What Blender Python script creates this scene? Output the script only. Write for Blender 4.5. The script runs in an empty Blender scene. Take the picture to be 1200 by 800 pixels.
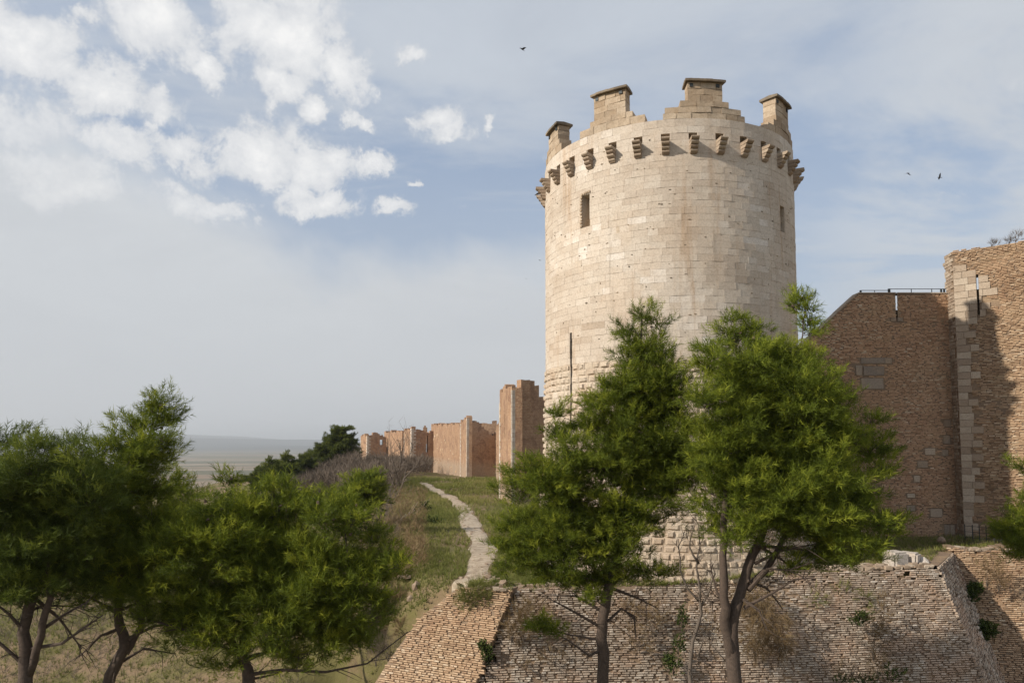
import bpy, math, random
import numpy as np
from mathutils import Vector
R_ = math.radians
SC = bpy.context.scene
COL = SC.collection

# ------------------------------------------------------------------ camera
F, PITCH, CY, EYE = 850.0, math.atan(0.068), 458.0, 7.0
cam = bpy.data.objects.new('camera', bpy.data.cameras.new('camera'))
COL.objects.link(cam)
cam.location = (0, 0, EYE)
cam.rotation_euler = (math.pi/2 + PITCH, 0, 0)
cam.data.sensor_width = 36
cam.data.lens = 36*F/1200
cam.data.shift_y = (CY-400)/1200
cam.data.clip_start = 0.1
cam.data.clip_end = 60000
SC.camera = cam

# ------------------------------------------------------------------ light
SUN_AZ, SUN_EL = 65.4, 31.0          # azimuth measured from -Y towards -X
S = Vector((-math.sin(R_(SUN_AZ))*math.cos(R_(SUN_EL)), -math.cos(R_(SUN_AZ))*math.cos(R_(SUN_EL)), math.sin(R_(SUN_EL))))
sun = bpy.data.objects.new('sun', bpy.data.lights.new('sun', 'SUN'))
COL.objects.link(sun)
sun.data.energy = 4.6
sun.data.angle = R_(0.7)
sun.data.color = (1.0, 0.92, 0.80)
sun.rotation_euler = S.to_track_quat('Z', 'Y').to_euler()
SC.view_settings.view_transform = 'Standard'
SC.view_settings.look = 'None'
SC.view_settings.exposure = 0.16
SC.view_settings.gamma = 1.0

def pix(px, py, Y):
    """a photograph pixel at depth Y -> the point of the place it shows"""
    v = (CY-py)/F; t = math.tan(PITCH)
    dz = Y*(v+t)/(1-v*t)
    X = (px-600)/F*(Y*math.cos(PITCH)+dz*math.sin(PITCH))
    return np.array((X, Y, EYE+dz))

def pix_np(P):
    dz = P[:, 2]-EYE
    d = P[:, 1]*math.cos(PITCH)+dz*math.sin(PITCH)
    return np.stack((600+F*P[:, 0]/d, CY-F*(dz*math.cos(PITCH)-P[:, 1]*math.sin(PITCH))/d), 1)

# ------------------------------------------------------------------ node helper
class NT:
    def __init__(s, tree):
        s.t = tree; s.n = tree.nodes; s.l = tree.links
    def node(s, typ, ins=None, **props):
        n = s.n.new(typ)
        for k, v in props.items(): setattr(n, k, v)
        for k, v in (ins or {}).items(): s.put(n, k, v)
        return n
    def put(s, n, k, v):
        i = n.inputs[k]
        if isinstance(v, bpy.types.NodeSocket): s.l.new(v, i)
        else: i.default_value = v
    def math(s, op, a, b=0.0, c=0.0, clamp=False):
        n = s.n.new('ShaderNodeMath'); n.operation = op; n.use_clamp = clamp
        s.put(n, 0, a); s.put(n, 1, b)
        if op in ('MULTIPLY_ADD', 'SMOOTH_MIN', 'SMOOTH_MAX'): s.put(n, 2, c)
        return n.outputs[0]
    def vmath(s, op, a, b=(0, 0, 0)):
        n = s.n.new('ShaderNodeVectorMath'); n.operation = op
        s.put(n, 0, a)
        if op == 'SCALE': s.put(n, 'Scale', b)
        elif op not in ('LENGTH', 'NORMALIZE'): s.put(n, 1, b)
        return n.outputs['Value'] if op in ('LENGTH', 'DOT_PRODUCT', 'DISTANCE') else n.outputs[0]
    def noise(s, vec, scale, detail=4, rough=0.55, dist=0.0, out='Fac'):
        n = s.n.new('ShaderNodeTexNoise')
        if vec is not None: s.l.new(vec, n.inputs['Vector'])
        n.inputs['Scale'].default_value = scale; n.inputs['Detail'].default_value = detail
        n.inputs['Roughness'].default_value = rough; n.inputs['Distortion'].default_value = dist
        return n.outputs[out]
    def mr(s, v, a, b, c=0.0, d=1.0, smooth=False):
        n = s.n.new('ShaderNodeMapRange')
        if smooth: n.interpolation_type = 'SMOOTHSTEP'
        for k, x in zip(('Value', 'From Min', 'From Max', 'To Min', 'To Max'), (v, a, b, c, d)): s.put(n, k, x)
        return n.outputs['Result']
    def mix(s, f, a, b, mode='MIX'):
        n = s.n.new('ShaderNodeMix'); n.data_type = 'RGBA'; n.blend_type = mode
        s.put(n, 'Factor', f)
        for k, x in ((6, a), (7, b)):
            if isinstance(x, bpy.types.NodeSocket): s.l.new(x, n.inputs[k])
            else: n.inputs[k].default_value = (*x, 1) if len(x) == 3 else x
        return n.outputs[2]
    def ramp(s, f, stops):
        n = s.n.new('ShaderNodeValToRGB'); s.put(n, 0, f)
        e = n.color_ramp.elements
        while len(e) < len(stops): e.new(0.5)
        for k, (p, c) in enumerate(stops): e[k].position = p; e[k].color = (*c, 1)
        return n.outputs[0]
    def scale(s, v, k):
        n = s.n.new('ShaderNodeMapping'); s.l.new(v, n.inputs[0]); n.inputs['Scale'].default_value = k
        return n.outputs[0]

# ------------------------------------------------------------------ sky
world = bpy.data.worlds.new('World'); SC.world = world; world.use_nodes = True
w = NT(world.node_tree); w.n.clear()
SKY = 0.12
sky = w.node('ShaderNodeTexSky', sky_type='NISHITA', sun_disc=False, sun_elevation=R_(SUN_EL), altitude=250, air_density=1.2, dust_density=2.0, ozone_density=1.5)
sky.sun_rotation = math.atan2(S.x, S.y)
dirv = w.vmath('NORMALIZE', w.node('ShaderNodeTexCoord').outputs['Generated'])
sep = w.node('ShaderNodeSeparateXYZ', {0: dirv}); dz_ = w.math('MAXIMUM', sep.outputs[2], 0.0)
den = w.math('ADD', dz_, 0.12)
plane = w.node('ShaderNodeCombineXYZ', {0: w.math('DIVIDE', sep.outputs[0], den), 1: w.math('DIVIDE', sep.outputs[1], den), 2: dz_}).outputs[0]
veil_n = w.noise(w.scale(plane, (0.55, 1.0, 1)), 1.1, 7, 0.62, 0.6)
veil2 = w.noise(dirv, 2.6, 5, 0.6, 0.4)
def cdir(px, py):
    v = pix(px, py, 1.0)-np.array((0, 0, EYE)); return tuple(v/np.linalg.norm(v))
def blob(px, py, rx, ry, base):
    d = w.vmath('SUBTRACT', base, cdir(px, py))
    d = w.vmath('MULTIPLY', d, (F/rx, F/rx, F/ry))
    return w.mr(w.vmath('LENGTH', d), 0.0, 1.0, 1.0, 0.0)
wn = w.noise(dirv, 11.0, 10, 0.66, 0.3, 'Color')
wn2 = w.noise(dirv, 4.5, 3, 0.5, 0.0, 'Color')
warp = w.vmath('ADD', w.vmath('ADD', dirv, w.vmath('SCALE', w.vmath('SUBTRACT', wn, (0.5, 0.5, 0.5)), 0.10)), w.vmath('SCALE', w.vmath('SUBTRACT', wn2, (0.5, 0.5, 0.5)), 0.06))
# cumulus banks
acc = None
for b in [(20, 45, 75, 60), (-40, 20, 90, 70), (80, 12, 26, 14), (190, 30, 90, 55), (245, 75, 34, 28), (335, 50, 95, 68), (395, 75, 52, 50), (330, 105, 40, 30), (365, 135, 26, 20), (415, 140, 26, 18),
          (130, 110, 90, 44), (170, 130, 30, 40), (140, 170, 80, 40), (210, 185, 70, 32), (30, 150, 60, 55), (310, 180, 95, 48), (370, 190, 70, 48), (440, 195, 26, 28), (570, 135, 16, 20), (480, 222, 12, 8), (520, 150, 50, 30), (60, 205, 70, 34), (250, 240, 80, 26), (480, 60, 30, 18), (90, 235, 90, 26), (380, 235, 70, 26), (455, 250, 40, 18)]:
    o = blob(*b, warp)
    acc = o if acc is None else w.math('MAXIMUM', acc, o)
cn = w.noise(dirv, 20.0, 10, 0.66, 0.2)
cum_d = w.math('ADD', acc, w.math('MULTIPLY', w.math('SUBTRACT', cn, 0.5), 1.7))
cum = w.math('MULTIPLY', w.mr(cum_d, 0.20, 0.58, 0, 1, True), 0.93)
# the same clouds elsewhere in the sky (outside the frame)
gen_n = w.noise(plane, 2.3, 8, 0.6, 0.4)
behind = w.mr(sep.outputs[1], 0.55, 0.1, 0, 1, True)
gen = w.math('MULTIPLY', w.mr(gen_n, 0.52, 0.66, 0, 0.8, True), behind)
cum = w.math('MAXIMUM', cum, gen)
# high veil, thick towards the horizon and to the left
low = w.mr(dz_, 0.02, 0.46, 1.0, 0.0, False)
leftness = w.mr(sep.outputs[0], -0.6, 0.5, 1.0, 0.0, False)
bank = w.mr(w.math('ADD', w.math('ADD', dz_, w.math('MULTIPLY', w.math('SUBTRACT', veil2, 0.5), 0.34)), w.math('MULTIPLY', leftness, -0.25)), 0.20, 0.05, 0, 1, True)
wisp = w.mr(veil_n, 0.36, 0.64, 0.08, 0.95, True)
right = w.math('MULTIPLY', w.mr(sep.outputs[0], 0.22, 0.50, 0, 0.85, True), w.mr(w.math('ADD', veil_n, w.math('MULTIPLY', veil2, 0.25)), 0.46, 0.66, 0.1, 1, True))
veil = w.math('MAXIMUM', w.math('MAXIMUM', bank, right), w.math('MULTIPLY', wisp, 0.75))
veil = w.math('MAXIMUM', veil, w.math('MULTIPLY', low, 0.72))
blue = w.mix(0.62, sky.outputs[0], (2.5, 3.2, 4.5), 'MIX')
vcol = w.mix(w.mr(dz_, 0.0, 0.34, 0, 1), (4.4, 4.5, 4.65), (5.3, 5.5, 5.65))
vcol = w.mix(w.mr(w.noise(w.scale(dirv, (1, 1, 3)), 3.2, 8, 0.64, 0.5), 0.32, 0.66, 0.0, 0.55), vcol, (4.3, 4.45, 4.65))
c1 = w.mix(w.math('MULTIPLY', veil, 0.93), blue, vcol)
ccol = w.mix(w.mr(w.math('ADD', cum_d, w.math('MULTIPLY', w.math('SUBTRACT', w.noise(dirv, 30.0, 6, .6), .5), .9)), 0.35, 1.15, 0, 1), (5.0, 5.15, 5.4), (7.2, 7.15, 7.05))
c2 = w.mix(w.math('MULTIPLY', cum, w.mr(bank, 0.5, 1.0, 1.0, 0.55)), c1, ccol)
bg = w.node('ShaderNodeBackground', {'Color': c2, 'Strength': SKY})
wo = w.node('ShaderNodeOutputWorld'); w.l.new(bg.outputs[0], wo.inputs['Surface'])

# ------------------------------------------------------------------ helpers
rng = np.random.default_rng(11)
random.seed(11)
def tag(o, label=None, cat=None, group=None, kind=None):
    for k, v in (('label', label), ('category', cat), ('group', group), ('kind', kind)):
        if v: o[k] = v
    return o
def empty(name, loc, label=None, cat=None, group=None):
    o = bpy.data.objects.new(name, None); COL.objects.link(o); o.location = [float(c) for c in loc]
    o.empty_display_size = 0.3
    return tag(o, label, cat, group)
def mesh(name, V, Fc, mat, parent=None, tint=None, smooth=False):
    """V (n,3) world coordinates, Fc (m,k) or list of lists; origin goes to the parent's"""
    V = np.asarray(V, dtype=np.float32).reshape(-1, 3)
    off = np.array(parent_world(parent), dtype=np.float32) if parent is not None else np.zeros(3, np.float32)
    V = V-off
    me = bpy.data.meshes.new(name)
    if isinstance(Fc, np.ndarray) and Fc.ndim == 2:
        m, k = Fc.shape
        me.vertices.add(len(V)); me.vertices.foreach_set('co', V.ravel())
        me.loops.add(m*k); me.loops.foreach_set('vertex_index', Fc.astype(np.int32).ravel())
        me.polygons.add(m)
        me.polygons.foreach_set('loop_start', np.arange(0, m*k, k, dtype=np.int32))
        me.polygons.foreach_set('loop_total', np.full(m, k, dtype=np.int32))
        me.update(calc_edges=True)
    else:
        me.from_pydata(V.tolist(), [], [list(map(int, f)) for f in Fc]); me.update()
    if tint is not None:
        a = me.attributes.new('tint', 'FLOAT', 'POINT'); a.data.foreach_set('value', np.asarray(tint, dtype=np.float32).ravel())
    me.polygons.foreach_set('use_smooth', np.full(len(me.polygons), bool(smooth)))
    if mat: me.materials.append(mat)
    o = bpy.data.objects.new(name, me); COL.objects.link(o)
    if parent is not None: o.parent = parent
    return o
def parent_world(p):
    l = Vector((0, 0, 0))
    while p is not None: l = l+p.location; p = p.parent
    return tuple(l)
class Geo:
    """collects pieces of geometry for one mesh"""
    def __init__(s): s.V = []; s.F = []; s.T = []; s.n = 0
    def add(s, V, Fc, t=0.5):
        V = np.asarray(V, float).reshape(-1, 3)
        s.V.append(V); s.F += [[i+s.n for i in f] for f in Fc]; s.T.append(np.full(len(V), t)); s.n += len(V)
    def box(s, c, u, v, n, hu, hv, hn, t=0.5):
        c, u, v, n = (np.asarray(q, float) for q in (c, u, v, n))
        P = [c+u*hu*a+v*hv*b+n*hn*d for a, b, d in ((-1, -1, -1), (1, -1, -1), (1, 1, -1), (-1, 1, -1), (-1, -1, 1), (1, -1, 1), (1, 1, 1), (-1, 1, 1))]
        s.add(P, ((0, 3, 2, 1), (4, 5, 6, 7), (0, 1, 5, 4), (1, 2, 6, 5), (2, 3, 7, 6), (3, 0, 4, 7)), t)
    def build(s, name, mat, parent=None, smooth=False):
        return mesh(name, np.concatenate(s.V), s.F, mat, parent, np.concatenate(s.T), smooth)
def tube_geo(g, pts, rad, sides=7, t=0.5, rough=0.0):
    pts = [np.asarray(p, float) for p in pts]; n = len(pts); V = []
    up = np.array((0.3, 0.9, 0.1))
    for i in range(n):
        d = pts[min(i+1, n-1)]-pts[max(i-1, 0)]; d = d/(np.linalg.norm(d)+1e-9)
        a = np.cross(d, up)
        if np.linalg.norm(a) < 1e-3: a = np.cross(d, (1, 0, 0))
        a /= np.linalg.norm(a); b = np.cross(d, a); up = b if False else up
        for k in range(sides):
            an = 2*math.pi*k/sides; r = rad[i]*(1+rough*(random.random()-0.5))
            V.append(pts[i]+(a*math.cos(an)+b*math.sin(an))*r)
    Fc = [(i*sides+k, i*sides+(k+1) % sides, (i+1)*sides+(k+1) % sides, (i+1)*sides+k) for i in range(n-1) for k in range(sides)]
    Fc += [tuple(range(sides))[::-1], tuple(range((n-1)*sides, n*sides))]
    g.add(V, Fc, t)
def fbm(x, y, sc=1.0, oct=4, seed=0):
    r = np.random.default_rng(seed+100); o = np.zeros(np.broadcast(x, y).shape); a = 1.0; tot = 0
    for k in range(oct):
        for j in range(4):
            th = r.uniform(0, 6.28); ph = r.uniform(0, 6.28); f = (2**k)/sc*r.uniform(0.7, 1.4)
            o = o+a*np.sin((x*math.cos(th)+y*math.sin(th))*f+ph)*0.35
        tot += a; a *= 0.5
    return o/tot
def sstep(a, b, x):
    t = np.clip((x-a)/(b-a), 0, 1); return t*t*(3-2*t)
def unit(v): v = np.asarray(v, float); return v/np.linalg.norm(v)

# ------------------------------------------------------------------ materials
def new_mat(name):
    m = bpy.data.materials.new(name); m.use_nodes = True; t = NT(m.node_tree)
    return m, t, t.n['Principled BSDF']
def pos(t): return t.node('ShaderNodeNewGeometry').outputs['Position']
def tint(t): return t.node('ShaderNodeAttribute', attribute_name='tint').outputs['Fac']
def bump(t, bs, h, strength=0.5, dist=0.02):
    b = t.node('ShaderNodeBump', {'Height': h, 'Strength': strength, 'Distance': dist}); t.l.new(b.outputs[0], bs.inputs['Normal'])
def masonry_mat(name, stops, grey=(0.30, 0.26, 0.22), patch=(0.5, 0.35, 0.2), patch_amt=0.35, ps=0.6, relief=0.5, streak=0.0, stains=0.35, fleck=0.0):
    m, t, b = new_mat(name); p = pos(t)
    c = t.ramp(tint(t), stops)
    n1 = t.noise(p, ps, 5, 0.6, 0.5)
    c = t.mix(t.math('MULTIPLY', t.mr(n1, 0.42, 0.68, 0, 1, True), patch_amt), c, patch)
    n2 = t.noise(p, 0.27, 6, 0.65, 0.8)
    c = t.mix(t.math('MULTIPLY', t.mr(n2, 0.48, 0.72, 0, 1, True), stains), c, grey)
    if streak:
        n3 = t.noise(t.scale(p, (1.5, 1.5, 0.09)), 1.0, 5, 0.6, 0.2)
        c = t.mix(t.math('MULTIPLY', t.mr(n3, 0.56, 0.72, 0, 1, True), streak), c, (0.36, 0.21, 0.10))
        n4 = t.noise(t.scale(p, (2.3, 2.3, 0.12)), 1.0, 5, 0.6, 0.2)
        c = t.mix(t.math('MULTIPLY', t.mr(n4, 0.58, 0.74, 0, 1, True), streak*0.8), c, (0.24, 0.20, 0.16))
    n5 = t.noise(p, 11.0, 6, 0.7)
    c = t.mix(1.0, c, t.ramp(n5, [(0.30, (0.74, 0.72, 0.70)), (0.55, (1, 1, 1)), (0.78, (1.1, 1.1, 1.1))]), 'MULTIPLY')
    if fleck:
        n6 = t.noise(p, 5.0, 3, 0.7)
        c = t.mix(t.math('MULTIPLY', t.mr(n6, 0.66, 0.74, 0, 1), fleck), c, (0.10, 0.075, 0.055))
    t.l.new(c, b.inputs['Base Color']); b.inputs['Roughness'].default_value = 0.93
    b.inputs['Specular IOR Level'].default_value = 0.15
    h = t.math('ADD', t.noise(p, 7.0, 8, 0.7), t.math('MULTIPLY', t.noise(p, 40.0, 4, 0.7), 0.4))
    bump(t, b, h, relief, 0.03)
    return m
M = {}
M['ashlar'] = masonry_mat('tower limestone', [(0.0, (0.42, 0.34, 0.265)), (0.22, (0.51, 0.43, 0.35)), (0.6, (0.57, 0.495, 0.41)), (0.88, (0.62, 0.55, 0.47)), (1.0, (0.69, 0.63, 0.56))], grey=(0.37, 0.29, 0.22), patch=(0.55, 0.43, 0.32), patch_amt=0.35, streak=0.38, stains=0.5, relief=0.3, fleck=0.3)
M['emboss'] = masonry_mat('rusticated limestone', [(0.0, (0.44, 0.34, 0.25)), (0.5, (0.53, 0.44, 0.34)), (1.0, (0.60, 0.52, 0.43))], grey=(0.40, 0.32, 0.25), patch=(0.50, 0.33, 0.22), patch_amt=0.3, stains=0.25, relief=0.9, fleck=0.25)
M['tufa'] = masonry_mat('weathered tufa of merlons', [(0.0, (0.32, 0.24, 0.165)), (0.5, (0.45, 0.35, 0.25)), (1.0, (0.54, 0.44, 0.33))], grey=(0.25, 0.205, 0.16), patch=(0.30, 0.20, 0.12), stains=0.6, relief=1.0, ps=2.2, fleck=0.5)
M['cap'] = masonry_mat('lichened merlon cap stone', [(0.0, (0.15, 0.12, 0.09)), (1.0, (0.25, 0.21, 0.16))], grey=(0.10, 0.09, 0.08), stains=0.6, relief=0.9)
M['joint'] = masonry_mat('joint mortar', [(0.0, (0.52, 0.45, 0.37)), (1.0, (0.52, 0.45, 0.37))], relief=0.6)
M['wallbrick'] = masonry_mat('brown curtain brick', [(0.0, (0.31, 0.18, 0.11)), (0.3, (0.46, 0.28, 0.175)), (0.7, (0.55, 0.355, 0.23)), (0.93, (0.61, 0.43, 0.29)), (1.0, (0.66, 0.53, 0.39))], grey=(0.38, 0.255, 0.165), patch=(0.56, 0.38, 0.235), patch_amt=0.45, ps=0.35, relief=0.8, stains=0.4)
M['mortar'] = masonry_mat('earthy brick mortar', [(0.0, (0.235, 0.17, 0.12)), (1.0, (0.235, 0.17, 0.12))], grey=(0.18, 0.14, 0.10), relief=0.9, ps=1.0)
M['scarpbrick'] = masonry_mat('weathered scarp brick', [(0.0, (0.19, 0.14, 0.105)), (0.3, (0.34, 0.27, 0.21)), (0.7, (0.46, 0.385, 0.31)), (1.0, (0.62, 0.55, 0.47))], grey=(0.29, 0.245, 0.195), patch=(0.47, 0.31, 0.21), patch_amt=0.6, ps=0.5, relief=0.9, stains=0.45, fleck=0.4)
M['redscarp'] = masonry_mat('orange scarp brick', [(0.0, (0.25, 0.16, 0.10)), (0.4, (0.42, 0.285, 0.18)), (0.8, (0.52, 0.38, 0.25)), (1.0, (0.60, 0.48, 0.35))], grey=(0.31, 0.23, 0.165), patch=(0.46, 0.28, 0.175), patch_amt=0.35, ps=0.5, relief=0.8, stains=0.25, fleck=0.3)
M['paleblock'] = masonry_mat('pale wall block', [(0.0, (0.27, 0.20, 0.145)), (0.5, (0.38, 0.30, 0.225)), (1.0, (0.50, 0.42, 0.33))], grey=(0.27, 0.21, 0.16), patch=(0.38, 0.28, 0.20), relief=0.6, stains=0.35)
M['greyblock'] = masonry_mat('grey wall block', [(0.0, (0.22, 0.18, 0.145)), (1.0, (0.33, 0.27, 0.21))], relief=0.7)
M['white_stone'] = masonry_mat('pale weathered stone', [(0.0, (0.50, 0.45, 0.40)), (1.0, (0.66, 0.61, 0.55))], grey=(0.35, 0.31, 0.27), relief=0.8, stains=0.3)
# far curtain brick: courses too far away to tell apart
def far_brick():
    m, t, b = new_mat('far orange curtain brick'); p = pos(t)
    bt = t.node('ShaderNodeTexBrick', {'Scale': 1.0, 'Color1': (0.39, 0.24, 0.145, 1), 'Color2': (0.30, 0.175, 0.105, 1), 'Mortar': (0.42, 0.30, 0.205, 1), 'Mortar Size': 0.02, 'Brick Width': 0.5, 'Row Height': 0.16})
    s2 = t.node('ShaderNodeSeparateXYZ', {0: p})
    t.put(bt, 'Vector', t.node('ShaderNodeCombineXYZ', {0: t.math('ADD', s2.outputs[0], s2.outputs[1]), 1: s2.outputs[2]}).outputs[0])
    c = t.mix(t.math('MULTIPLY', t.mr(t.noise(p, 0.35, 6, 0.65, 0.4), 0.40, 0.66, 0, 1, True), 0.7), bt.outputs[0], (0.42, 0.28, 0.185))
    c = t.mix(t.math('MULTIPLY', t.mr(t.noise(t.scale(p, (0.7, 0.7, 0.55)), 1.0, 8, 0.75, 0.4), 0.46, 0.62, 0, 1, True), 0.65), c, (0.20, 0.12, 0.085))
    rub = t.math('MULTIPLY', t.mr(s2.outputs[2], 3.2, 1.2, 0, 0.75, True), t.mr(t.noise(p, 0.9, 5, 0.7), 0.3, 0.55, 0.3, 1))
    c = t.mix(rub, c, (0.36, 0.29, 0.22))
    c = t.mix(1.0, c, t.ramp(t.noise(p, 3.5, 6, 0.7), [(0.3, (0.75, 0.72, 0.70)), (0.6, (1.05, 1.05, 1.05))]), 'MULTIPLY')
    t.l.new(c, b.inputs['Base Color']); b.inputs['Roughness'].default_value = 0.95; b.inputs['Specular IOR Level'].default_value = 0.1
    bump(t, b, t.noise(p, 2.5, 8, 0.75), 0.9, 0.12)
    return m
M['farbrick'] = far_brick()
def plain_mat(name, c, rough=0.8, var=0.25, sc=6.0, metal=0.0, relief=0.3):
    m, t, b = new_mat(name); p = pos(t)
    d = tuple(x*(1-var) for x in c); e = tuple(x*(1+var) for x in c)
    t.l.new(t.mix(t.noise(p, sc, 5, 0.65), d, e), b.inputs['Base Color'])
    b.inputs['Roughness'].default_value = rough; b.inputs['Metallic'].default_value = metal
    bump(t, b, t.noise(p, sc*3, 5, 0.7), relief, 0.02)
    return m
M['bark'] = plain_mat('grey brown pine bark', (0.078, 0.055, 0.041), 0.95, 0.75, 9.0, relief=1.0)
M['deadwood'] = plain_mat('bare dead wood', (0.12, 0.095, 0.075), 0.95, 0.4, 6.0, relief=0.6)
M['palewood'] = plain_mat('bleached fallen wood', (0.36, 0.29, 0.22), 0.9, 0.3, 6.0)
M['iron'] = plain_mat('dark painted iron', (0.035, 0.04, 0.042), 0.6, 0.2, 8.0, 0.3)
M['bird'] = plain_mat('black feathers', (0.012, 0.012, 0.014), 0.6, 0.2, 20.0)
M['cone'] = plain_mat('brown pine cone', (0.10, 0.07, 0.05), 0.9, 0.5, 9.0)
M['sign'] = plain_mat('faded white paper', (0.7, 0.7, 0.7), 0.9, 0.1)
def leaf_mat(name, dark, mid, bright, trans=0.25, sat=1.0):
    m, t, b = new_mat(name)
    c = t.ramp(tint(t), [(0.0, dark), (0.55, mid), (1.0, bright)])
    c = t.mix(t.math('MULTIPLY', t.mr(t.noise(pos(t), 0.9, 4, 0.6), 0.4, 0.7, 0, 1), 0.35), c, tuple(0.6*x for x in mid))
    t.l.new(c, b.inputs['Base Color']); b.inputs['Roughness'].default_value = 0.7; b.inputs['Specular IOR Level'].default_value = 0.2
    tr = t.node('ShaderNodeBsdfTranslucent', {'Color': c})
    mx = t.node('ShaderNodeMixShader', {0: trans}); t.l.new(b.outputs[0], mx.inputs[1]); t.l.new(tr.outputs[0], mx.inputs[2])
    t.l.new(mx.outputs[0], t.n['Material Output'].inputs['Surface'])
    return m
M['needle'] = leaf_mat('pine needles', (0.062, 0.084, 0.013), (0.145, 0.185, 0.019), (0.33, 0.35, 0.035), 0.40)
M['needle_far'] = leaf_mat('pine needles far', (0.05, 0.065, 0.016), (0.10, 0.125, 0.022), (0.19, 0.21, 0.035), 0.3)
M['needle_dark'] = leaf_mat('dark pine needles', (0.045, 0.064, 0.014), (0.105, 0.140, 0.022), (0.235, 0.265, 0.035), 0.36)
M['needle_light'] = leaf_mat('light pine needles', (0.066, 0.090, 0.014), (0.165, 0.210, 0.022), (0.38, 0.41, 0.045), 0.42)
M['shrub'] = leaf_mat('green shrub leaves', (0.030, 0.048, 0.013), (0.065, 0.09, 0.02), (0.13, 0.15, 0.035), 0.2)
M['dry'] = leaf_mat('dry straw stems', (0.14, 0.095, 0.05), (0.24, 0.165, 0.085), (0.34, 0.26, 0.14), 0.2)
M['twig'] = leaf_mat('bare brown twigs', (0.08, 0.062, 0.046), (0.145, 0.112, 0.085), (0.21, 0.165, 0.125), 0.0)
M['grass'] = leaf_mat('meadow grass', (0.10, 0.125, 0.028), (0.20, 0.21, 0.055), (0.38, 0.33, 0.14), 0.30)

# ------------------------------------------------------------------ terrain
def polyline(xs, ys): return lambda v: np.interp(v, xs, ys)
y_front = polyline([-9, 0, 0.01, 20.3, 23.4, 34, 60], [36.9, 32.6, 33.3, 35.0, 39.0, 37.6, 37.0])   # top line of the scarps
x_edge = polyline([30, 35, 40, 47, 70, 100, 150, 200, 260, 400], [-1.8, -2.4, -5.0, -7.2, -9.5, -15, -28, -50, -90, -160])
slope_k = polyline([30, 36, 42, 50, 70, 400], [1.25, 1.2, 0.75, 0.42, 0.30, 0.28])
z_ridge = polyline([30, 76, 110, 150, 200, 260, 500, 900], [0.3, 0.3, 0.1, -0.5, -1.6, -4.0, -20, -50])
def ground(X, Y):
    X = np.asarray(X, float); Y = np.asarray(Y, float)
    z0 = z_ridge(Y)+0.75*sstep(12, 20, X)*(1-sstep(60, 90, Y))
    d = np.maximum(0, x_edge(Y)-X)
    drop = slope_k(Y)*(np.sqrt(d*d+1.0)-1.0)
    drop = 11*(1-np.exp(-drop/11))+0.10*np.maximum(0, d-25)
    hill = z0-drop+0.09*fbm(X, Y, 2.2, 4, 1)*(1+0.02*Y)+0.5*fbm(X, Y, 14, 3, 5)*sstep(2, 14, d)
    left = sstep(24, 40, Y)
    low = -7+0.25*fbm(X, Y, 5, 3, 2)
    hl = low+(np.minimum(hill, 0)-low)*left
    f = y_front(X)
    cl = np.clip((Y-(f+0.35))/0.5, 0, 1)
    hr = low+(hill-low)*cl
    h = np.where(X < -8.5, hl, hr)
    wgt = sstep(-8.5, -11.5, X)
    h = np.where((X < -8.5), hl*wgt+hr*(1-wgt), h)
    # the far plain and its hills
    R = np.hypot(X, Y)
    plain = -85-30*sstep(1000, 6000, R)+6*fbm(X, Y, 900, 3, 7)
    hills = plain+(158+200*fbm(X, Y, 2600, 4, 9)+55*fbm(X, Y, 700, 3, 19)-70*sstep(-0.32, -0.20, X/np.maximum(Y, 1)))*sstep(8200, 14500, R)
    far = sstep(230, 900, R)
    return h*(1-far)+hills*far
def axis(parts):
    out = []
    for a, b, st in parts: out += list(np.arange(a, b, st))
    return np.array(out+[parts[-1][1]])
gx = np.concatenate((-np.geomspace(26000, 120, 60), axis([(-119, -30, 3.0), (-30, 32, 0.5), (32, 120, 3.0)]), np.geomspace(124, 26000, 50)))
gy = np.concatenate((-np.geomspace(3000, 14, 14), axis([(-10, 30, 2.0), (30, 62, 0.4), (62, 130, 1.2), (130, 320, 5.0)]), np.geomspace(330, 26000, 70)))
GX, GY = np.meshgrid(gx, gy)
GZ = ground(GX, GY)
nx, ny = len(gx), len(gy)
idx = np.arange(nx*ny).reshape(ny, nx)
Fq = np.stack((idx[:-1, :-1], idx[:-1, 1:], idx[1:, 1:], idx[1:, :-1]), -1).reshape(-1, 4)
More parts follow.
